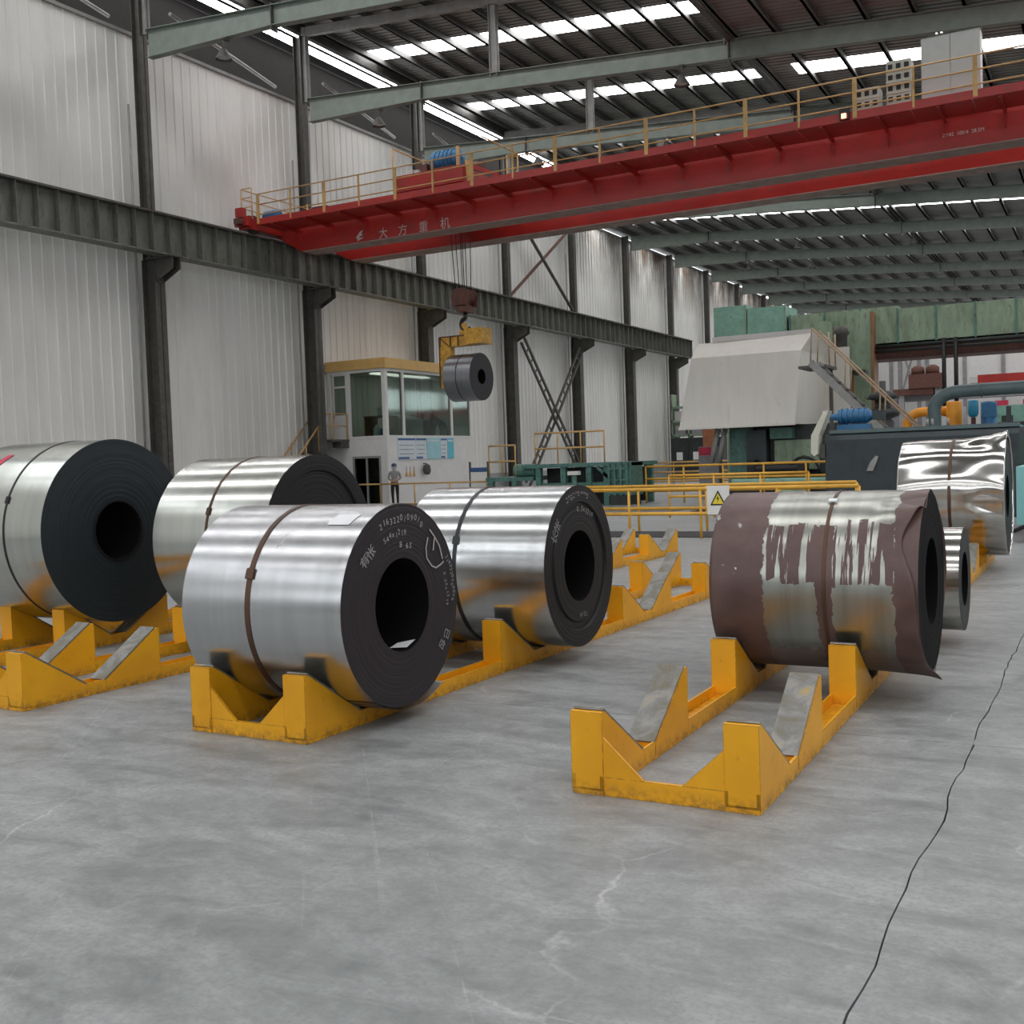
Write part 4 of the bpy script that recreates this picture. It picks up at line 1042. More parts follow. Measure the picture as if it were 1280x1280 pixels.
def person():
    """a worker standing upright behind the railing, forearms folded in front, facing the camera"""
    px_, py_, h = -22.72, 32.55, 1.52
    k = h/1.70
    t = thing('person', 'person in grey shirt, dark trousers and blue cap standing by the cabin', 'person', (px_, py_, .0))
    J = {'pel': (0, 0, .93), 'waist': (0, 0, 1.08), 'chest': (0, .01, 1.28), 'neck0': (0, .01, 1.43), 'neck': (0, 0, 1.49), 'head': (0, -.01, 1.60), 'top': (0, 0, 1.68),
         'hl': (.09, 0, .88), 'kl': (.10, -.02, .48), 'al': (.10, .02, .09), 'tl': (.12, -.15, .04), 'hr': (-.09, 0, .88), 'kr': (-.10, -.02, .48), 'ar': (-.09, .02, .09), 'tr': (-.11, -.15, .04),
         'sl': (.18, .01, 1.38), 'el': (.24, .0, 1.12), 'wl': (.08, -.19, 1.05), 'pl': (.0, -.21, 1.04), 'sr': (-.18, .01, 1.38), 'er': (-.24, .0, 1.12), 'wr': (-.08, -.18, 1.00), 'pr': (0, -.20, .99)}
    rad = {'pel': .15, 'waist': .135, 'chest': .16, 'neck0': .085, 'neck': .055, 'head': .092, 'top': .07, 'hl': .095, 'kl': .062, 'al': .045, 'tl': .04, 'hr': .095, 'kr': .062, 'ar': .045, 'tr': .04,
           'sl': .065, 'el': .048, 'wl': .034, 'pl': .036, 'sr': .065, 'er': .048, 'wr': .034, 'pr': .036}
    E = [('pel', 'waist'), ('waist', 'chest'), ('chest', 'neck0'), ('neck0', 'neck'), ('neck', 'head'), ('head', 'top'), ('pel', 'hl'), ('hl', 'kl'), ('kl', 'al'), ('al', 'tl'), ('pel', 'hr'), ('hr', 'kr'), ('kr', 'ar'), ('ar', 'tr'),
         ('chest', 'sl'), ('sl', 'el'), ('el', 'wl'), ('wl', 'pl'), ('chest', 'sr'), ('sr', 'er'), ('er', 'wr'), ('wr', 'pr')]
    names = list(J)
    me = bpy.data.meshes.new('body'); me.from_pydata([tuple(Vector(J[n])*k) for n in names], [(names.index(a), names.index(b)) for a, b in E], [])
    o = bpy.data.objects.new('body', me); C.objects.link(o)
    md = o.modifiers.new('skin', 'SKIN'); md.use_smooth_shade = True
    sv = me.skin_vertices[0].data if me.skin_vertices else None
    if sv is None:
        bm = __import__('bmesh').new(); bm.from_mesh(me); bm.verts.layers.skin.verify(); bm.to_mesh(me); bm.free(); sv = me.skin_vertices[0].data
    for i, n in enumerate(names):
        r_ = rad[n]*k; sv[i].radius = (r_, r_*(.72 if n in ('pel', 'waist', 'chest') else 1)); sv[i].use_root = (n == 'pel')
    ss = o.modifiers.new('sub', 'SUBSURF'); ss.levels = 2; ss.render_levels = 2
    bpy.context.view_layer.update()
    ev = bpy.data.meshes.new_from_object(o.evaluated_get(bpy.context.evaluated_depsgraph_get()))
    bpy.data.objects.remove(o)
    # fingers rooted in the palms, thumb from the side
    f = MB()
    for sx in (1, -1):
        p0 = Vector(J['pl' if sx > 0 else 'pr'])*k
        for q in range(4):
            b0 = p0 + Vector((-sx*.01, -.012, (.028-.019*q)))*k
            ln = (.065, .075, .07, .055)[q]
            f.tube([b0, b0+Vector((-sx*ln*.5, -.006, -.002))*k, b0+Vector((-sx*ln, .012, -.006))*k], [.010*k, .0095*k, .007*k], 6, 1)
        f.tube([p0+Vector((sx*.02, -.01, .03))*k, p0+Vector((-sx*.005, -.03, .05))*k, p0+Vector((-sx*.03, -.03, .052))*k], [.012*k, .011*k, .008*k], 6, 1)
    vs = [tuple(v.co) for v in ev.vertices]; mi = []
    for p in ev.polygons:
        z = p.center.z/k; x = abs(p.center.x/k)
        mi.append(1 if z > 1.44 or (z < 1.09 and z > .95 and p.center.y/k < -.14) else (2 if z < .07 else (3 if z < .97 else 0)))
    b = MB(); b.v = vs; b.f = [list(p.vertices) for p in ev.polygons]; b.mi = mi; b.sm = [True]*len(mi)
    b.add(f.v, f.f, 1, True)
    body = b.build('body', ('shirt', 'skin', 'black', 'trousers'), t, local=True)
    m = MB(); m.lathe_z([(.108*k, 0), (.108*k, .03*k), (.10*k, .075*k), (.06*k, .115*k), (0, .125*k)], (0, 0, 1.615*k), 18); m.prism([(-.08*k, -.06*k), (.08*k, -.06*k), (.06*k, -.17*k), (-.06*k, -.17*k)], 'z', 1.62*k, 1.635*k); m.build('cap', 'cap_blue', t, local=True)
    m = MB(); m.lathe_z([(.097*k, -.05*k), (.102*k, 0), (.096*k, .04*k)], (0, -.012*k, 1.545*k), 18); m.build('face_mask', 'mask_blue', t, local=True)
    for s in (-1, 1):
        MB().lathe_z([(0, -.009*k), (.009*k, 0), (0, .009*k)], (s*.035*k, -.098*k, 1.605*k), 8).build('eye', 'black', t, local=True)
        MB().lathe_z([(0, -.03*k), (.014*k, -.01*k), (.016*k, .02*k), (0, .032*k)], (s*.095*k, 0, 1.585*k), 8).build('ear', 'skin', t, local=True)
    t.rotation_euler = (0, 0, math.radians(33)); t.location.z = .0
person()

# ------------------------------------------------------------------ railings
def railing(label, pts, h=1.0, rails=(1.0, .5), r=.03, post_r=.025, step=1.5, mat='rail_yellow', group='yellow safety railings', name='safety_railing', z=0):
    t = thing(name, label, 'railing', (*pts[0], z), group=group)
    for a, b in zip(pts[:-1], pts[1:]):
        a, b = Vector((*a, z)), Vector((*b, z)); d = b-a; n = max(1, round(d.length/step))
        for i in range(n+1):
            p = a + d*i/n; MB().tube([p, p+Vector((0, 0, h))], post_r, 8).build('post', mat, t)
        for q in rails: MB().tube([a+Vector((0, 0, h*q)), b+Vector((0, 0, h*q))], r, 8).build('rail', mat, t)
    return t
railing('bright yellow railing nearest the racks, in front of the dark floor trench', [(-9.0, 18.3), (-3.6, 18.3)], .87, (1, .5), .032, .026, 1.35)
railing('bright yellow railing just behind the dark floor trench', [(-9.6, 20.1), (-4.0, 20.1)], .88, (1, .5), .032, .026, 1.35)
railing('thin yellow railing between the trench and the mill stand', [(-9.2, 24.5), (-5.9, 24.5)], 1.0, (1, .75, .5), .028, .024, 1.1)
railing('yellow railing round the pit in front of the mill stand', [(-12.9, 32.3), (-6.6, 32.3)], 1.15, (1, .66, .33), .035, .03, 1.3)
railing('yellow railing in front of the dark doorway under the wall', [(-17.5, 44), (-11.5, 44)], 1.2, (1, .66, .33), .04, .03, 1.3, 'rail_ochre')
railing('ochre railing where the person stands before the cabin', [(-24.4, 31.9), (-22.9, 31.9), (-18.5, 31.9)], .82, (1, .12), .03, .028, 1.5, 'rail_ochre')
def trench():
    t = thing('floor_trench_cover', 'long black trench cover strip between the two yellow railings', 'trench cover', (-7, 19, 0))
    x = -11.0
    while x < -2.0:
        part(t, 'cover_plate', 'rubber', (x, 18.45, .0, x+.98, 19.85, .012)); x += 1.0
trench()
def warning_sign():
    t = thing('warning_sign', 'white warning sign with yellow triangle hung on the near yellow railing', 'sign', (-6.02, 18.25, .5))
    part(t, 'board', 'sign_white', (-6.16, 18.235, .42, -5.76, 18.255, .92))
    tri = [(-6.1, .58), (-5.82, .58), (-5.96, .84)]
    MB().prism(tri, 'y', 18.228, 18.235).build('triangle_border', 'black', t)
    MB().prism([(-6.06, .605), (-5.86, .605), (-5.96, .79)], 'y', 18.222, 18.228).build('triangle', 'sign_yellow', t)
    MB().prism([(-5.955, .76), (-5.985, .69), (-5.96, .69), (-5.975, .62), (-5.935, .71), (-5.96, .71)], 'y', 18.217, 18.222).build('lightning_mark', 'black', t)
warning_sign()

# ------------------------------------------------------------------ green platform left of the mill
def platform():
    y0 = 31.4; y1 = 33.6
    t = thing('machine_platform', 'green steel machine platform on posts with brackets', 'platform', (-14.8, y0, 0))
    part(t, 'deck', 'machine_green', (-16.9, y0, 1.22, -13.0, y1, 1.34)); part(t, 'deck', 'machine_green', (-18.3, y0+.1, .82, -16.5, y1, .95))
    for x in (-18.1, -17.2, -16.3, -15.4, -14.5, -13.9): MB().box(x-.09, y0+.05, 0, x+.09, y0+.23, 1.22 if x > -16.6 else .82).build('leg', 'machine_green', t)
    for x in (-16.3, -14.5, -13.2): MB().box(x-.09, y1-.25, 0, x+.09, y1-.07, 1.22).build('leg', 'machine_green', t)
    MB().bar((-14.2, y0+.1, 1.2), (-13.75, y0+.1, .8), .1, .1).build('brace', 'machine_green', t)
    part(t, 'beam', 'machine_green', (-16.4, y0+.1, .55, -13.9, y0+.3, .72)); part(t, 'shade_sheet', 'mill_dark', (-16.4, y0+.9, 0, -13.95, y0+1.0, 1.2))  # dark sheet stands in for the shaded space under the deck
    b = part(t, 'guide_block', 'machine_green', (-13.75, y0-.1, .3, -13.0, y0+.9, 1.32))
    for x in (-13.7, -13.5, -13.3, -13.1): part(b, 'rib_plate', 'machine_green', (x-.03, y0-.2, .3, x+.03, y0-.1, 1.32))
    for z in (.35, .75, 1.1): part(b, 'rib_plate', 'machine_green', (-13.72, y0-.18, z, -13.05, y0-.1, z+.06))
    part(b, 'foot', 'mill_dark', (-13.7, y0-.15, 0, -13.05, y0+.8, .3))
    m = MB(); m.lathe_x([(-.4, .02), (-.4, .22), (.4, .22), (.4, .02)], 18); q = m.build('drive_motor', 'machine_green', t, local=True); q.location = Vector((-16.9, y0+.4, 1.15)) - wloc(t)
    railing('thin ochre railing on the high deck of the green platform', [(-16.4, y0+.1), (-13.95, y0+.1)], 1.0, (1, .5), .03, .025, .85, 'rail_ochre', z=1.34)
    railing('thin ochre railing on the low end of the green platform', [(-18.2, y0+.2), (-17.2, y0+.2)], 1.05, (1, .5), .03, .025, .5, 'rail_ochre', z=.95)
    e = thing('information_board', 'white board with violet top standing at the platform end', 'board', (-19.0, 32.2, 0)); part(e, 'sheet', 'sign_white', (-19.3, 32.2, .4, -18.65, 32.24, 1.3)); part(e, 'header', 'board_navy', (-19.3, 32.195, 1.15, -18.65, 32.2, 1.3)); part(e, 'post', 'column_steel', (-18.64, 32.2, 0, -18.58, 32.26, 1.5)); part(e, 'post', 'column_steel', (-19.36, 32.2, 0, -19.3, 32.26, 1.5))
    e = thing('control_pedestal', 'black control pedestal with tilted white top behind the railing', 'pedestal', (-13.9, 34.6, 0)); MB().tube([(-13.95, 34.6, 0), (-13.95, 34.6, 1.15)], .12, 12).build('column', 'rubber', e); MB().prism([(-14.25, 1.1), (-13.65, 1.1), (-13.65, 1.22), (-14.25, 1.28)], 'y', 34.4, 34.8).build('head', 'rubber', e); part(e, 'panel', 'sign_white', (-14.1, 34.38, 1.16, -13.8, 34.4, 1.24))
    e = thing('gauge_post', 'green post with a small white box in front of the platform', 'post', (-15.0, 30.2, 0)); MB().tube([(-14.6, 30.6, 0), (-14.6, 30.6, 1.0)], .08, 10).build('shaft', 'machine_green', e); part(e, 'white_box', 'sign_white', (-14.78, 30.5, .98, -14.42, 30.7, 1.1))
    # litter of plates on the floor behind the railing
    for i, (x, y, w_, l_, mt, lb) in enumerate(((-11.2, 27.5, 2.2, .9, 'far_grey', 'grey plates lying flat on the floor behind the railing'), (-9.0, 26.5, .7, .4, 'rubber', 'black block on the floor left of the mill'), (-12.0, 24.2, 1.2, .4, 'rubber', 'dark floor mat near the platform foot'))):
        e = thing('floor_plate', lb, 'plate', (x, y, 0)); part(e, 'sheet', mt, (x-w_/2, y-l_/2, 0, x+w_/2, y+l_/2, .05)); part(e, 'offcut', 'rust_red', (x-w_*.3, y-l_*.2, .05, x+w_*.2, y+l_*.3, .09))
platform()

# ------------------------------------------------------------------ rolling mill and its ducts
def mill():
    # cream fume hood
    t = thing('fume_hood', 'large cream sheet metal fume hood above the rolling mill', 'hood', (-10.3, 35, 2.3))
    yb = 37.4
    m = MB()
    m.hexa([(-12.36, 34.0, 2.36), (-8.59, 34.0, 2.34), (-8.55, yb, 2.34), (-12.3, yb, 2.36)], [(-11.98, 34.25, 4.62), (-8.40, 34.25, 4.62), (-8.40, yb, 4.62), (-11.98, yb, 4.62)])
    m.build('lower_skirt', 'hood_cream', t)
    m = MB(); m.hexa([(-11.98, 34.25, 4.62), (-8.40, 34.25, 4.62), (-8.40, yb, 4.62), (-11.98, yb, 4.62)], [(-11.9, 34.75, 5.12), (-8.15, 34.75, 5.2), (-8.15, yb, 5.2), (-11.9, yb, 5.12)]); m.build('upper_skirt', 'hood_cream', t)
    part(t, 'top_sheet', 'white_wall', (-11.4, 34.72, 5.14, -8.15, 34.78, 5.3)); part(t, 'edge_trim', 'hood_cream', (-12.38, 33.97, 2.30, -8.57, 34.02, 2.38))
    part(t, 'flap_sheet', 'hood_cream', (-8.52, 37.4, 2.4, -7.6, 37.5, 4.9))
    part(t, 'hatch_mark', 'white_wall', (-10.75, 33.99, 2.45, -10.68, 34.1, 3.2))
    # mill stand under the hood
    t = thing('mill_stand', 'dark green rolling mill stand under the cream hood', 'machine', (-9.8, 35.5, 0))
    part(t, 'housing', 'machine_green', (-11.0, 35.0, 0, -10.2, 37.0, 2.36)); part(t, 'housing', 'mill_dark', (-10.2, 35.2, 0, -7.2, 37.4, 2.34))
    part(t, 'side_block', 'tank_dark', (-10.35, 34.7, .3, -9.7, 35.2, 2.2)); part(t, 'guide_plate', 'duct_green', (-9.5, 34.95, .9, -8.1, 35.1, 1.85)); part(t, 'upper_box', 'machine_green', (-9.6, 34.8, 1.9, -8.9, 35.2, 2.25))
    m = MB(); m.lathe_x([(-.9, .02), (-.9, .17), (.9, .17), (.9, .02)], 20); q = m.build('work_roll', 'black', t, local=True); q.location = Vector((-9.3, 34.4, .95)) - wloc(t)
    part(t, 'roll_chock', 'black', (-10.2, 34.2, .6, -9.95, 34.7, 1.25)); part(t, 'roll_chock', 'black', (-8.6, 34.2, .6, -8.35, 34.7, 1.15))
    m = MB(); m.lathe_x([(-1.6, .02), (-1.6, .12), (1.6, .12), (1.6, .02)], 16); q = m.build('transfer_roll', 'duct_teal', t, local=True); q.location = Vector((-8.9, 33.6, .55)) - wloc(t)
    MB().hexa([(-9.1, 32.6, .0), (-7.9, 32.6, .0), (-7.9, 32.65, .0), (-9.1, 32.65, .0)], [(-8.9, 33.5, .55), (-8.0, 33.5, .55), (-8.0, 33.55, .58), (-8.9, 33.55, .58)]).build('chute_plate', 'duct_green', t)
    MB().tube([(-8.4+.5*math.cos(q), 34.3, .75+.55*math.sin(q)) for q in [PI*i/8 for i in range(9)]], .05, 8).build('hose', 'black', t)
    for x in (-11.5, -11.25): MB().tube([(x, 34.6, 1.2), (x+.25, 34.6, 2.3)], .09, 8).build('cylinder_rod', 'pale_steel', t)
    part(t, 'base_block', 'mill_dark', (-11.2, 33.9, 0, -7.2, 37.4, .45))
    # control cabinet and board beside the mill
    e = thing('switch_cabinet', 'grey slatted cabinet with a red header left of the mill stand', 'cabinet', (-12.0, 35.6, 0)); part(e, 'body', 'far_grey', (-12.25, 35.5, .1, -11.55, 35.9, 1.75)); part(e, 'header', 'sign_red', (-12.23, 35.49, 1.45, -11.75, 35.5, 1.72))
    for k in range(6): part(e, 'slat', 'pale_steel', (-12.2, 35.48, .3+.18*k, -11.75, 35.5, .36+.18*k))
    e = thing('orange_pillar', 'orange painted square pillar behind the slatted cabinet', 'pillar', (-13.0, 39, 0)); part(e, 'shaft', 'brick_orange', (-13.2, 38.8, .75, -12.78, 39.2, 2.7)); part(e, 'base', 'grey_dado', (-13.23, 38.77, 0, -12.75, 39.23, .75))
    e = thing('switchgear_row', 'dark switchgear cabinet under the wall between column and orange pillar', 'cabinet', (-23.5, 64.5, 0)); part(e, 'body', 'mill_dark', (-24.6, 66, 0, -21.2, 67, 2.6))
    for x in (-24.4, -23.3, -22.3): part(e, 'door', 'mill_dark', (x, 65.95, .1, x+.95, 66, 2.4)); 
    for x in (-24.2, -23.1): part(e, 'white_label', 'sign_white', (x, 65.93, 1.2, x+.4, 65.95, 1.7))
    e = thing('shelf_rack', 'grey shelf rack with boxes above the dark switchgear cabinet', 'shelf', (-23, 67, 2.6))
    for z in (2.7, 3.6, 4.5): part(e, 'shelf_board', 'duct_green', (-24.6, 66.2, z, -21.2, 67, z+.12))
    for x in (-24.6, -23.5, -22.4, -21.3): part(e, 'upright', 'duct_green', (x, 66.2, 2.6, x+.1, 67, 5.4))
    for x in (-24.4, -23.3, -22.2): part(e, 'crate', 'far_grey', (x, 66.3, 2.82, x+.7, 66.9, 3.4)); part(e, 'crate', 'far_wall', (x, 66.3, 3.72, x+.7, 66.9, 4.3))

    # stair with pale stringer and ochre handrail
    t = thing('mill_stair', 'steel stair with ochre handrails beside the cream hood', 'stair', (-6.4, 30.8, 0))
    a, b = Vector((-7.35, 31.0, 3.95)), Vector((-4.6, 31.0, 1.05))
    for dy in (0, .8): MB().bar(a+Vector((0, dy, 0)), b+Vector((0, dy, 0)), .06, .2).build('stringer', 'pale_steel', t)
    for k in range(13):
        p = a + (b-a)*(k+.5)/13; MB().box(p.x-.14, 31.0, p.z-.02, p.x+.14, 31.8, p.z+.02).build('tread', 'column_steel', t)
    up = Vector((.05, 0, .95))
    for dy in (0, .8):
        o = Vector((0, dy, 0)); MB().tube([a+up+o, b+up+o, b+o+Vector((.08, 0, .3))], .028, 8).build('hand_rail', 'stair_ochre', t)
        for q in (0, .33, .66): p = a + (b-a)*q + o; MB().tube([p, p+up], .022, 6).build('railing_post', 'stair_ochre', t)
    part(t, 'landing', 'column_steel', (-7.9, 31.8, 3.85, -7.1, 33.2, 3.93)); part(t, 'support_leg', 'column_steel', (-7.3, 33.0, 0, -7.2, 33.1, 3.85)); part(t, 'support_leg', 'column_steel', (-4.7, 31.3, 0, -4.6, 31.4, 1.0))
    for y in (32.3, 33.1): MB().tube([(-7.12, y, 3.93), (-7.12, y, 4.9)], .025, 6).build('railing_post', 'stair_ochre', t)
    t = thing('mill_column', 'tall weathered green column carrying the long green duct', 'column', (-7.9, 40, 0)); part(t, 'shaft', 'duct_green', (-8.3, 39.4, 0, -7.3, 40.6, 6.3)); part(t, 'side_plate', 'wood_brown', (-7.3, 39.6, 0, -7.2, 40.4, 6.25))
    t = thing('mill_column', 'brown stained green column beside the cream hood', 'column', (-8.9, 38.6, 0)); part(t, 'shaft', 'duct_green', (-9.3, 38.2, 0, -8.45, 38.9, 5.9)); part(t, 'stain_plate', 'wood_brown', (-8.45, 38.2, 0, -7.6, 38.3, 4.1)); part(t, 'bracket', 'mill_dark', (-8.45, 38.05, 4.0, -7.2, 38.5, 4.15))
    t = thing('valve_stack', 'small dark valve stack on the stair side of the mill', 'valve', (-6.6, 36, 0)); MB().lathe_z([(.0, 0), (.35, 0), (.35, 2.3), (.25, 2.4), (.5, 2.5), (.5, 2.7), (.25, 2.75), (.25, 3.0), (.5, 3.05), (.4, 3.2), (.1, 3.3), (.1, 3.6), (0, 3.6)], (-6.3, 36, 0), 16).build('body', 'mill_dark', t); MB().tube([(-6.8, 36, 2.6), (-5.8, 36, 2.6)], .08, 8).build('cross_pipe', 'rust_red', t)
    t = thing('valve_stack', 'tall thin dark pipe with cap in front of the green column', 'valve', (-7.9, 37.68, 0)); MB().lathe_z([(0, 4.1), (.2, 4.1), (.2, 5.3), (.28, 5.35), (.2, 5.6), (0, 5.65)], (-7.9, 37.68, .0), 14).build('body', 'column_steel', t); MB().tube([(-7.9, 37.68, 0), (-7.9, 37.68, 4.1)], .12, 10).build('pipe', 'column_steel', t)

    # teal duct boxes above the hood
    for i, (x0, x1, z0, z1, lb) in enumerate(((-13.0, -11.75, 5.6, 6.95, 'bright teal duct box end above the cream hood'), (-11.72, -10.3, 5.5, 6.8, 'grimy teal duct box beside the bright one above the hood'))):
        t = thing('duct_box', lb, 'duct', ((x0+x1)/2, 40, z0), group='teal duct boxes'); part(t, 'shell', 'duct_teal', (x0, 39.8, z0, x1, 41.5, z1)); part(t, 'flange', 'mill_dark', (x0-.03, 39.78, z0-.08, x1+.03, 41.5, z0)); part(t, 'seam', 'duct_green', (x1-.06, 39.78, z0, x1, 39.8, z1))
        part(t, 'support_leg', 'duct_green', (x0+.1, 40.8, 0, x0+.4, 41.1, z0-.08))
    # long green duct to the right, panel by panel
    t = thing('long_green_duct', 'long weathered green panelled duct crossing above the mill', 'duct', (-2, 40, 5.1))
    x = -10.2; k = 0
    while x < 9:
        w_ = 1.25; zt = 6.42 if x < -7.6 else 6.3
        part(t, 'duct_panel', 'duct_green', (x+.012, 40.0 + (.0 if k % 2 else .015), 5.16, x+w_-.012, 41.6, zt)); part(t, 'seam_rib', 'machine_green', (x-.03, 39.96, 5.12, x+.03, 41.6, zt+.03)); x += w_; k += 1
    MB().tube([(-7.4, 39.9, 5.02), (9, 39.9, 5.02)], .07, 8).build('service_pipe', 'mill_dark', t); MB().tube([(-7.4, 39.8, 4.86), (9, 39.8, 4.86)], .06, 8).build('service_pipe', 'mill_dark', t)
    part(t, 'bottom_frame', 'rust_red', (-7.4, 40.1, 4.6, 9, 41.5, 5.1)); part(t, 'support_leg', 'duct_green', (5.0, 40.3, 0, 5.6, 41, 4.6))
    for x in (-4.93, -4.55): MB().tube([(x, 39.7, 5.15), (x, 39.7, 2.5)], .07, 8).build('down_pipe', 'black', t)

    # dark tank with blue motor and belt guard
    t = thing('dark_tank', 'large dark slate tank beside the mill with a rounded top edge', 'tank', (-4.2, 24.5, 0))
    MB().prism([(24.0, 0), (24.0, 1.68), (24.06, 1.78), (24.18, 1.82), (26.2, 1.84), (26.2, 0)], 'x', -5.42, -1.6).build('body', 'tank_dark', t); part(t, 'top_flange', 'duct_grey', (-5.35, 24.1, 1.82, -1.6, 24.35, 1.9))
    for x in (-3.35, -3.25, -2.95): MB().tube([(x, 24.2, 1.9), (x, 24.2, 2.05)], .03, 6).build('stud', 'pale_steel', t)
    MB().prism([(-4.55, 1.0), (-4.42, 1.0), (-4.30, 1.3), (-4.36, 1.32), (-4.48, 1.18)], 'y', 23.95, 23.99).build('pale_lug', 'pale_steel', t)
    t = thing('electric_motor', 'blue electric motor on top of the dark tank', 'motor', (-5.0, 24.8, 1.84))
    m = MB(); m.lathe_x([(-.5, .02), (-.5, .07), (-.36, .08), (-.34, .15), (.28, .16), (.36, .1), (.5, .09), (.5, .02)], 20); q = m.build('body', 'motor_blue', t, local=True); q.location = (.05, 0, .36)
    for k in range(5):
        rg = MB(); rg.lathe_x([(-.02, .15), (-.02, .185), (.02, .185), (.02, .15)], 18); f = rg.build('fin_ring', 'motor_blue', t, local=True); f.location = (-.22+k*.12, 0, .36)
    part(t, 'foot', 'motor_blue', (-5.3, 24.65, 1.84, -4.6, 24.95, 2.02)); part(t, 'terminal_box', 'tank_dark', (-4.55, 24.7, 2.1, -4.3, 24.9, 2.3))
    t = thing('belt_guard', 'cream slanted belt guard at the end of the dark tank', 'guard', (-5.55, 24, 1.4))
    MB().prism([(-5.40, 2.32), (-5.30, 2.32), (-5.52, 1.78), (-5.55, 1.4), (-5.62, 1.35), (-5.69, 1.42), (-5.68, 1.8)], 'y', 23.85, 24.25).build('cover', 'cream_guard', t); part(t, 'bracket', 'column_steel', (-5.55, 24.0, 1.3, -5.40, 24.2, 1.6))

    # pipes
    def pipe(name, label, pts, r, mat, cat='pipe', flanges=()):
        t = thing(name, label, cat, pts[0]); MB().tube(pts, r, 16).build('run', mat, t)
        for a_, b_ in flanges: MB().tube([a_, b_], r*1.1, 16).build('flange', mat, t)
    el = [(-3.98+.62*(1-math.cos(q)), 30, 2.42+.44*math.sin(q)) for q in [PI/2*i/8 for i in range(9)]]
    pipe('grey_pipe', 'thick dark grey pipe bending over above the tank', [(-3.98, 30, .2), (-3.98, 30, 2.1)]+el+[(-2.9, 30, 2.87), (1.5, 30, 2.9)], .165, 'duct_grey', flanges=(((-2.87, 30, 2.865), (-2.83, 30, 2.865)),))
    el = [(-4.96+.4*(1-math.cos(q)), 32, 2.06+.38*math.sin(q)) for q in [PI/2*i/8 for i in range(9)]]
    pipe('orange_pipe', 'bright orange pipe elbow behind the thick grey pipe', [(-4.96, 32, .2), (-4.96, 32, 1.9)]+el+[(-3.75, 32, 2.44)], .13, 'orange_paint')
    t = thing('filter_cylinder', 'upright orange filter cylinder beside the grey pipe', 'cylinder', (-3.69, 31.6, 0)); MB().lathe_z([(0, 0), (.2, 0), (.2, 2.62), (.18, 2.67), (0, 2.67)], (-3.69, 31.6, 0), 18).build('body', 'orange_paint', t); MB().lathe_z([(.0, 1.95), (.22, 1.95), (.22, 2.02), (0, 2.02)], (-3.69, 31.6, 0), 18).build('collar', 'column_steel', t)
    t = thing('pump_cylinder', 'small bright blue cylinder next to the orange filter', 'cylinder', (-3.15, 31, 1.8)); MB().lathe_z([(0, 2.2), (.09, 2.22), (.13, 2.3), (.13, 2.64), (0, 2.66)], (-3.15, 31.0, 0), 16).build('body', 'pump_blue', t); MB().tube([(-3.15, 31, 0), (-3.15, 31, 2.2)], .06, 8).build('stand_pipe', 'rust_red', t)
    t = thing('valve_manifold', 'red and dark valve manifold between blue cylinder and blue pump', 'valve', (-3.0, 31, 1.8)); MB().lathe_z([(0, 1.6), (.1, 1.6), (.14, 1.75), (.1, 1.95), (.05, 2.0), (0, 2.02)], (-2.98, 30.8, 0), 12).build('red_body', 'sign_red', t); MB().tube([(-3.3, 30.9, 1.7), (-3.35, 30.9, 2.5)], .05, 8).build('thin_pipe', 'far_wall', t); MB().tube([(-3.3, 30.8, 1.75), (-2.7, 30.8, 1.75)], .07, 8).build('header_pipe', 'mill_dark', t); part(t, 'stand', 'mill_dark', (-3.2, 30.7, 0, -2.8, 30.9, 1.6))
    t = thing('blue_pump', 'dark blue pump housing at the right of the tank', 'pump', (-2.7, 31.5, 0)); MB().lathe_z([(0, 0), (.2, 0), (.2, 2.6), (0, 2.62)], (-2.8, 31.3, 0), 16).build('column', 'motor_blue', t); m = MB(); m.lathe_x([(-.4, .02), (-.4, .22), (.4, .22), (.4, .02)], 18); q = m.build('volute', 'pump_blue', t, local=True); q.location = Vector((-2.3, 31, 1.72)) - wloc(t); part(t, 'bracket', 'motor_blue', (-2.95, 31.1, 2.2, -2.6, 31.2, 2.55))
    t = thing('pale_green_machine', 'pale green machine housing behind the blue pump', 'machine', (-2.2, 35, 0)); part(t, 'body', 'duct_teal', (-3.1, 34.5, 0, .8, 36.5, 2.35)); part(t, 'hatch', 'mill_dark', (-2.75, 34.47, 2.0, -2.45, 34.5, 2.3)); part(t, 'top_box', 'duct_teal', (-3.0, 34.6, 2.35, -1.2, 36, 2.6)); part(t, 'red_cap', 'sign_red', (-2.95, 34.7, 2.6, -2.6, 35.0, 2.75)); part(t, 'red_cap', 'sign_red', (-2.2, 34.7, 2.6, -1.6, 35.0, 2.75))
    railing('dark thin railing in front of the pale green machine', [(-2.85, 33.0), (1.0, 33.0)], 2.05, (1, .9), .04, .04, .75, 'mill_dark', group='machine railings')
    t = thing('turquoise_cabinet', 'turquoise machine cabinet at the far right behind the foil wrapped coil', 'cabinet', (-.9, 18.2, 0)); part(t, 'body', 'turquoise', (-1.24, 17.9, .25, 1.2, 19.4, 1.12)); part(t, 'plinth', 'far_grey', (-1.3, 17.85, 0, 1.2, 19.4, .25)); part(t, 'door_seam', 'duct_grey', (-.6, 17.88, .3, -.58, 17.9, 1.08)); MB().tube([(-1.28, 17.8, .16), (-1.0, 17.7, .3), (-.2, 17.7, .42), (.6, 17.75, .3)], .03, 8).build('black_hose', 'rubber', t); MB().tube([(-1.1, 18.1, 1.12), (-1.1, 18.1, 1.25), (-1.0, 18.1, 1.33), (-.8, 18.1, 1.33)], .02, 8).build('handle', 'pale_steel', t)
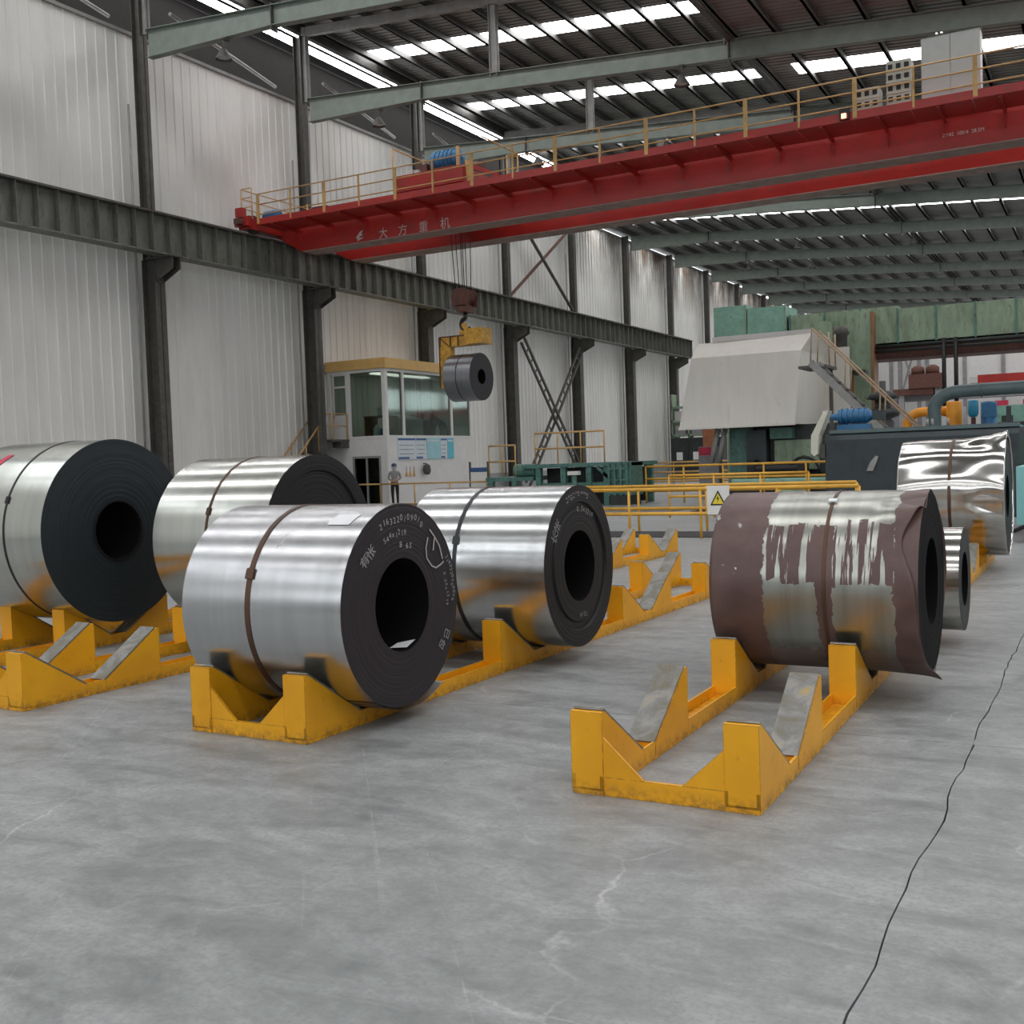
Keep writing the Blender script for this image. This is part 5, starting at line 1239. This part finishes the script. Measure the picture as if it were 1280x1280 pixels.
    t = thing('green_panel', 'dark green panel rising behind the foil wrapped coil', 'panel', (-1.3, 26, 0)); part(t, 'board', 'duct_teal', (-1.95, 26.3, 0, 1.2, 26.5, 1.75)); part(t, 'frame', 'mill_dark', (-2.0, 26.25, 0, -1.9, 26.3, 2.3)); part(t, 'frame', 'mill_dark', (-1.62, 26.25, 0, -1.55, 26.3, 1.9)); part(t, 'frame', 'mill_dark', (-2.0, 26.25, 1.72, 1.2, 26.3, 1.8))
mill()

# ------------------------------------------------------------------ far end of the hall
def far_end():
    t = thing('far_crane', 'small distant red crane girder across the far end of the hall', 'crane', (-7, 92, 6.2)); part(t, 'girder', 'crane_red', (-9.0, 92, 6.25, 15, 93, 6.95)); part(t, 'end_cap', 'far_wall', (-9.6, 92, 6.35, -9.0, 93, 6.8)); part(t, 'rail_beam', 'far_grey', (-24.0, 91.5, 5.2, 15.5, 93.3, 6.1))
    for x in (-15.5, -2, 8): part(t, 'support_leg', 'far_grey', (x, 92, 0, x+.6, 92.6, 5.2))
    t = thing('far_machine', 'distant dark red machine on the far steel frame', 'machine', (-12.5, 90, 6)); part(t, 'body', 'rust_red', (-13.8, 90, 6.1, -11.3, 91.4, 7.2)); part(t, 'hopper', 'rust_red', (-15.0, 90.2, 5.6, -12.0, 91.4, 6.1))
    for x in (-13.2, -12.1): MB().lathe_z([(0, 0), (.5, 0), (.5, .5), (.2, .7), (0, .7)], (x, 90.7, 7.2), 14).build('dome', 'rust_red', t)
    part(t, 'support_leg', 'far_grey', (-14.6, 90.3, 0, -14.2, 90.7, 5.6)); part(t, 'support_leg', 'far_grey', (-11.9, 90.3, 0, -11.5, 90.7, 6.1))
    for i, x in enumerate((-17.4, -15.4, -13.9)):
        t = thing('far_column', ('distant dark column beside the pale sheets, leftmost of three', 'distant dark column, middle of three past the green mill column', 'distant dark column nearest the distant red machine')[i], 'column', (x, 96, 0), group='distant columns'); part(t, 'shaft', 'far_grey', (x-.15, 96, 0, x+.15, 96.4, 12.5)); part(t, 'base_plate', 'far_grey', (x-.3, 95.8, 0, x+.3, 96.6, .08))
    t = thing('far_brace', 'distant cross brace between two thin columns', 'brace', (-14.6, 96.1, 6.3)); MB().bar((-15.1, 95.8, 6.4), (-14.2, 95.8, 9.6), .14, .14).build('bar', 'far_grey', t); MB().bar((-14.2, 95.65, 6.4), (-15.1, 95.65, 9.6), .14, .14).build('bar', 'far_grey', t)
    for i in range(5):
        x = -19 + 2.9*i
        t = thing('far_wall_sheet', ('pale distant wall sheet, first past the green column', 'pale distant wall sheet, second past the green column', 'pale distant wall sheet behind the distant cross brace', 'pale distant wall sheet behind the distant red machine', 'pale distant wall sheet above the distant red crane')[i], 'wall sheet', (x, 97, 0), group='distant wall sheets'); part(t, 'panel', 'white_wall', (x, 97, 0, x+2.62, 97.15, 10.2)); part(t, 'post', 'far_grey', (x-.3, 96.9, 0, x, 97.2, 10.2))
far_end()

# ------------------------------------------------------------------ lamps hanging below the rafters
def lamps():
    spots = [(-21.9, 24.0, 'high bay lamp hanging from the nearest rafter close to the wall'), (-21.9, 31.46, 'high bay lamp on the second rafter close to the wall'), (-19.6, 38.92, 'high bay lamp on the third rafter above the trolley'),
             (-11.0, 31.46, 'high bay lamp on the second rafter near the monitor edge'), (-14.2, 38.92, 'high bay lamp on the third rafter above the crane railing'), (-15.0, 61.3, 'high bay lamp on the first far rafter seen under the crane, farther from the wall'),
             (-18.6, 61.3, 'high bay lamp on the first far rafter seen under the crane, nearer the wall'), (-9.0, 61.3, 'high bay lamp on the first far rafter seen under the crane, rightmost'), (-20.0, 68.76, 'high bay lamp on the second far rafter, nearer the wall'), (-16.0, 68.76, 'high bay lamp on the second far rafter, farther from the wall')]
    for x, y, lb in spots:
        z = roof_z(x) - (.70 if x < -21 else .565)
        t = thing('high_bay_lamp', lb, 'lamp', (x, y-.2, z-.75), group='high bay lamps')
        MB().tube([(x, y-.2, z+.0), (x, y-.2, z-.35)], .02, 6).build('stem', 'column_steel', t)
        MB().lathe_z([(.05, .0), (.10, -.05), (.14, -.13), (.23, -.27), (.24, -.31)], (x, y-.2, z-.3), 18).build('shade', 'column_steel', t)
        MB().lathe_z([(0, -.27), (.16, -.26), (.2, -.25)], (x, y-.2, z-.3), 16).build('lens', 'cabinet_grey', t)
        part(t, 'clamp', 'column_steel', (x-.06, y-.24, z-.05, x+.06, y+.05, z-.005))
lamps()
